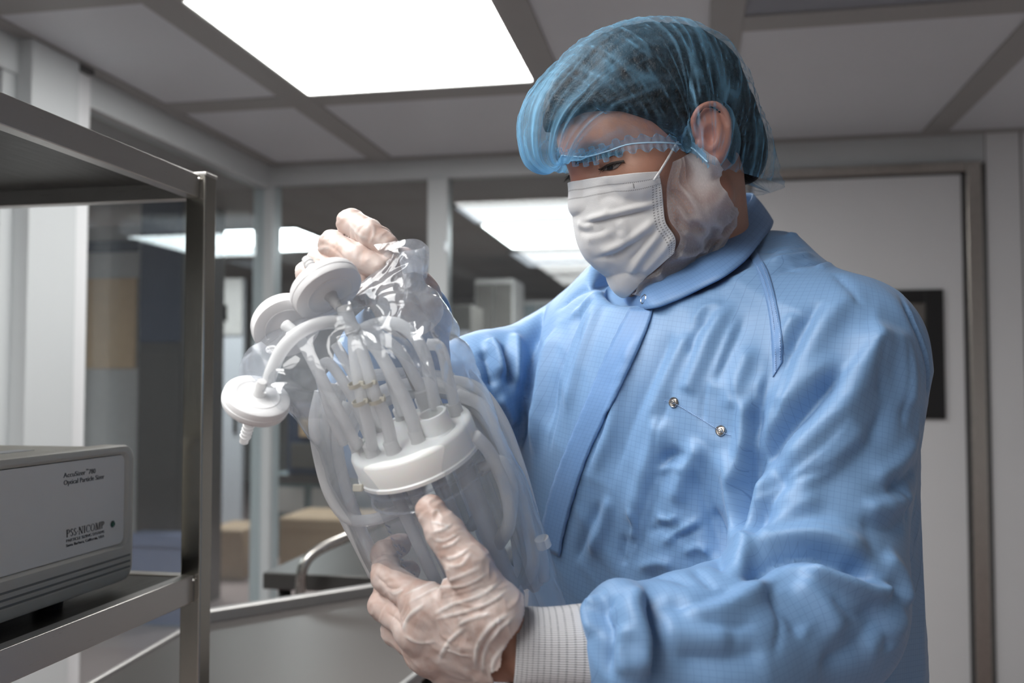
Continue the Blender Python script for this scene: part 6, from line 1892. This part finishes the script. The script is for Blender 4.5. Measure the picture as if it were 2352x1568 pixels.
# folded strip of film above the pinching fingers
def film_patch(name, rows, n, m, parent, crumple=0.002, seed=0, freq=45):
    R_ = [catmull(np.array([C(*p) for p in r]), n) for r in rows]
    L = min(len(r) for r in R_)
    A = np.stack([np.stack([np.interp(np.linspace(0, 1, 40), np.linspace(0, 1, len(r)), r[:, k]) for k in range(3)], 1) for r in R_])
    t = np.linspace(0, len(rows) - 1, 36); G = np.zeros((36, 40, 3))
    for k in range(40): G[:, k] = catmull(A[:, k], 36)[np.linspace(0, (len(rows) - 1) * 36, 36).astype(int)]
    P_ = G.reshape(-1, 3)
    P_ = P_ + np.stack([0 * P_[:, 0], 1 - 2 * np.abs(vnoise(P_ + seed, freq)), 0.3 * vnoise(P_ + seed, freq * 1.4)], 1) * crumple
    a, b = np.meshgrid(np.arange(36), np.arange(40), indexing='ij')
    F_ = np.stack([a[:-1, :-1] * 40 + b[:-1, :-1], a[1:, :-1] * 40 + b[1:, :-1], a[1:, 1:] * 40 + b[1:, 1:], a[:-1, 1:] * 40 + b[:-1, 1:]], -1).reshape(-1, 4)
    return qmesh(name, P_, F_, m, parent)
M_crk = sheer('crinkled_film', (0.84, 0.88, 0.93), 0.06, 0.4, 0.07, 2.2, 0.5, 1.5)
film_patch('gripped_fold', [[(858, 562, .780), (900, 556, .774), (945, 550, .772), (985, 575, .778)], [(880, 585, .772), (915, 575, .766), (950, 575, .766), (984, 600, .774)], [(915, 610, .768), (935, 605, .762), (955, 612, .764), (978, 638, .772)], [(930, 660, .766), (935, 680, .762), (950, 690, .764), (985, 680, .770)], [(905, 740, .752), (920, 745, .748), (960, 745, .752), (1000, 740, .758)]], 8, M_crk, bag, 0.0030, 1, 60)
film_patch('folded_corner', [[(905, 556, .792), (940, 549, .794), (965, 552, .796), (985, 568, .798)], [(915, 590, .79), (945, 585, .79), (968, 590, .79), (986, 600, .79)], [(925, 630, .786), (950, 625, .784), (970, 630, .784), (980, 640, .784)]], 8, sheer('frosted_film', (0.72, 0.76, 0.84), 0.35, 0.6, 0.2, 1.0, 0.4, 1.5), bag, 0.001, 2)
film_patch('torn_edge', [[(600, 782, .735), (570, 800, .733), (550, 835, .733), (546, 862, .735)], [(618, 800, .730), (590, 820, .728), (572, 850, .728), (565, 880, .73)], [(640, 830, .728), (615, 850, .724), (600, 875, .722), (598, 900, .722)]], 8, MATS['frosted_film'], bag, 0.003, 3)
film_patch('crumpled_mouth', [[(560, 853, .722), (610, 848, .712), (660, 846, .708), (720, 850, .712)], [(585, 885, .712), (630, 884, .704), (680, 890, .702), (730, 900, .708)], [(612, 905, .706), (650, 902, .702), (700, 903, .702), (735, 905, .708)], [(640, 940, .706), (670, 950, .704), (700, 960, .706), (740, 960, .71)]], 8, M_crk, bag, 0.005, 4)
film_patch('upper_crease', [[(775, 690, .716), (850, 660, .742), (900, 690, .752), (930, 730, .750)], [(770, 715, .712), (830, 705, .722), (880, 725, .730), (920, 760, .736)], [(800, 760, .708), (850, 755, .710), (900, 770, .714), (950, 800, .722)], [(850, 800, .704), (900, 810, .704), (950, 840, .706), (1000, 880, .716)]], 8, M_crk, bag, 0.003, 5, 60)
film_patch('crinkle', [[(938, 738, .716), (960, 735, .714), (985, 740, .716), (1008, 752, .722)], [(945, 780, .706), (968, 778, .702), (995, 785, .704), (1015, 795, .712)], [(955, 825, .702), (980, 822, .698), (1005, 830, .700), (1030, 842, .708)], [(968, 868, .702), (990, 868, .699), (1015, 875, .702), (1042, 890, .710)]], 8, M_crk, bag, 0.0034, 6, 95)
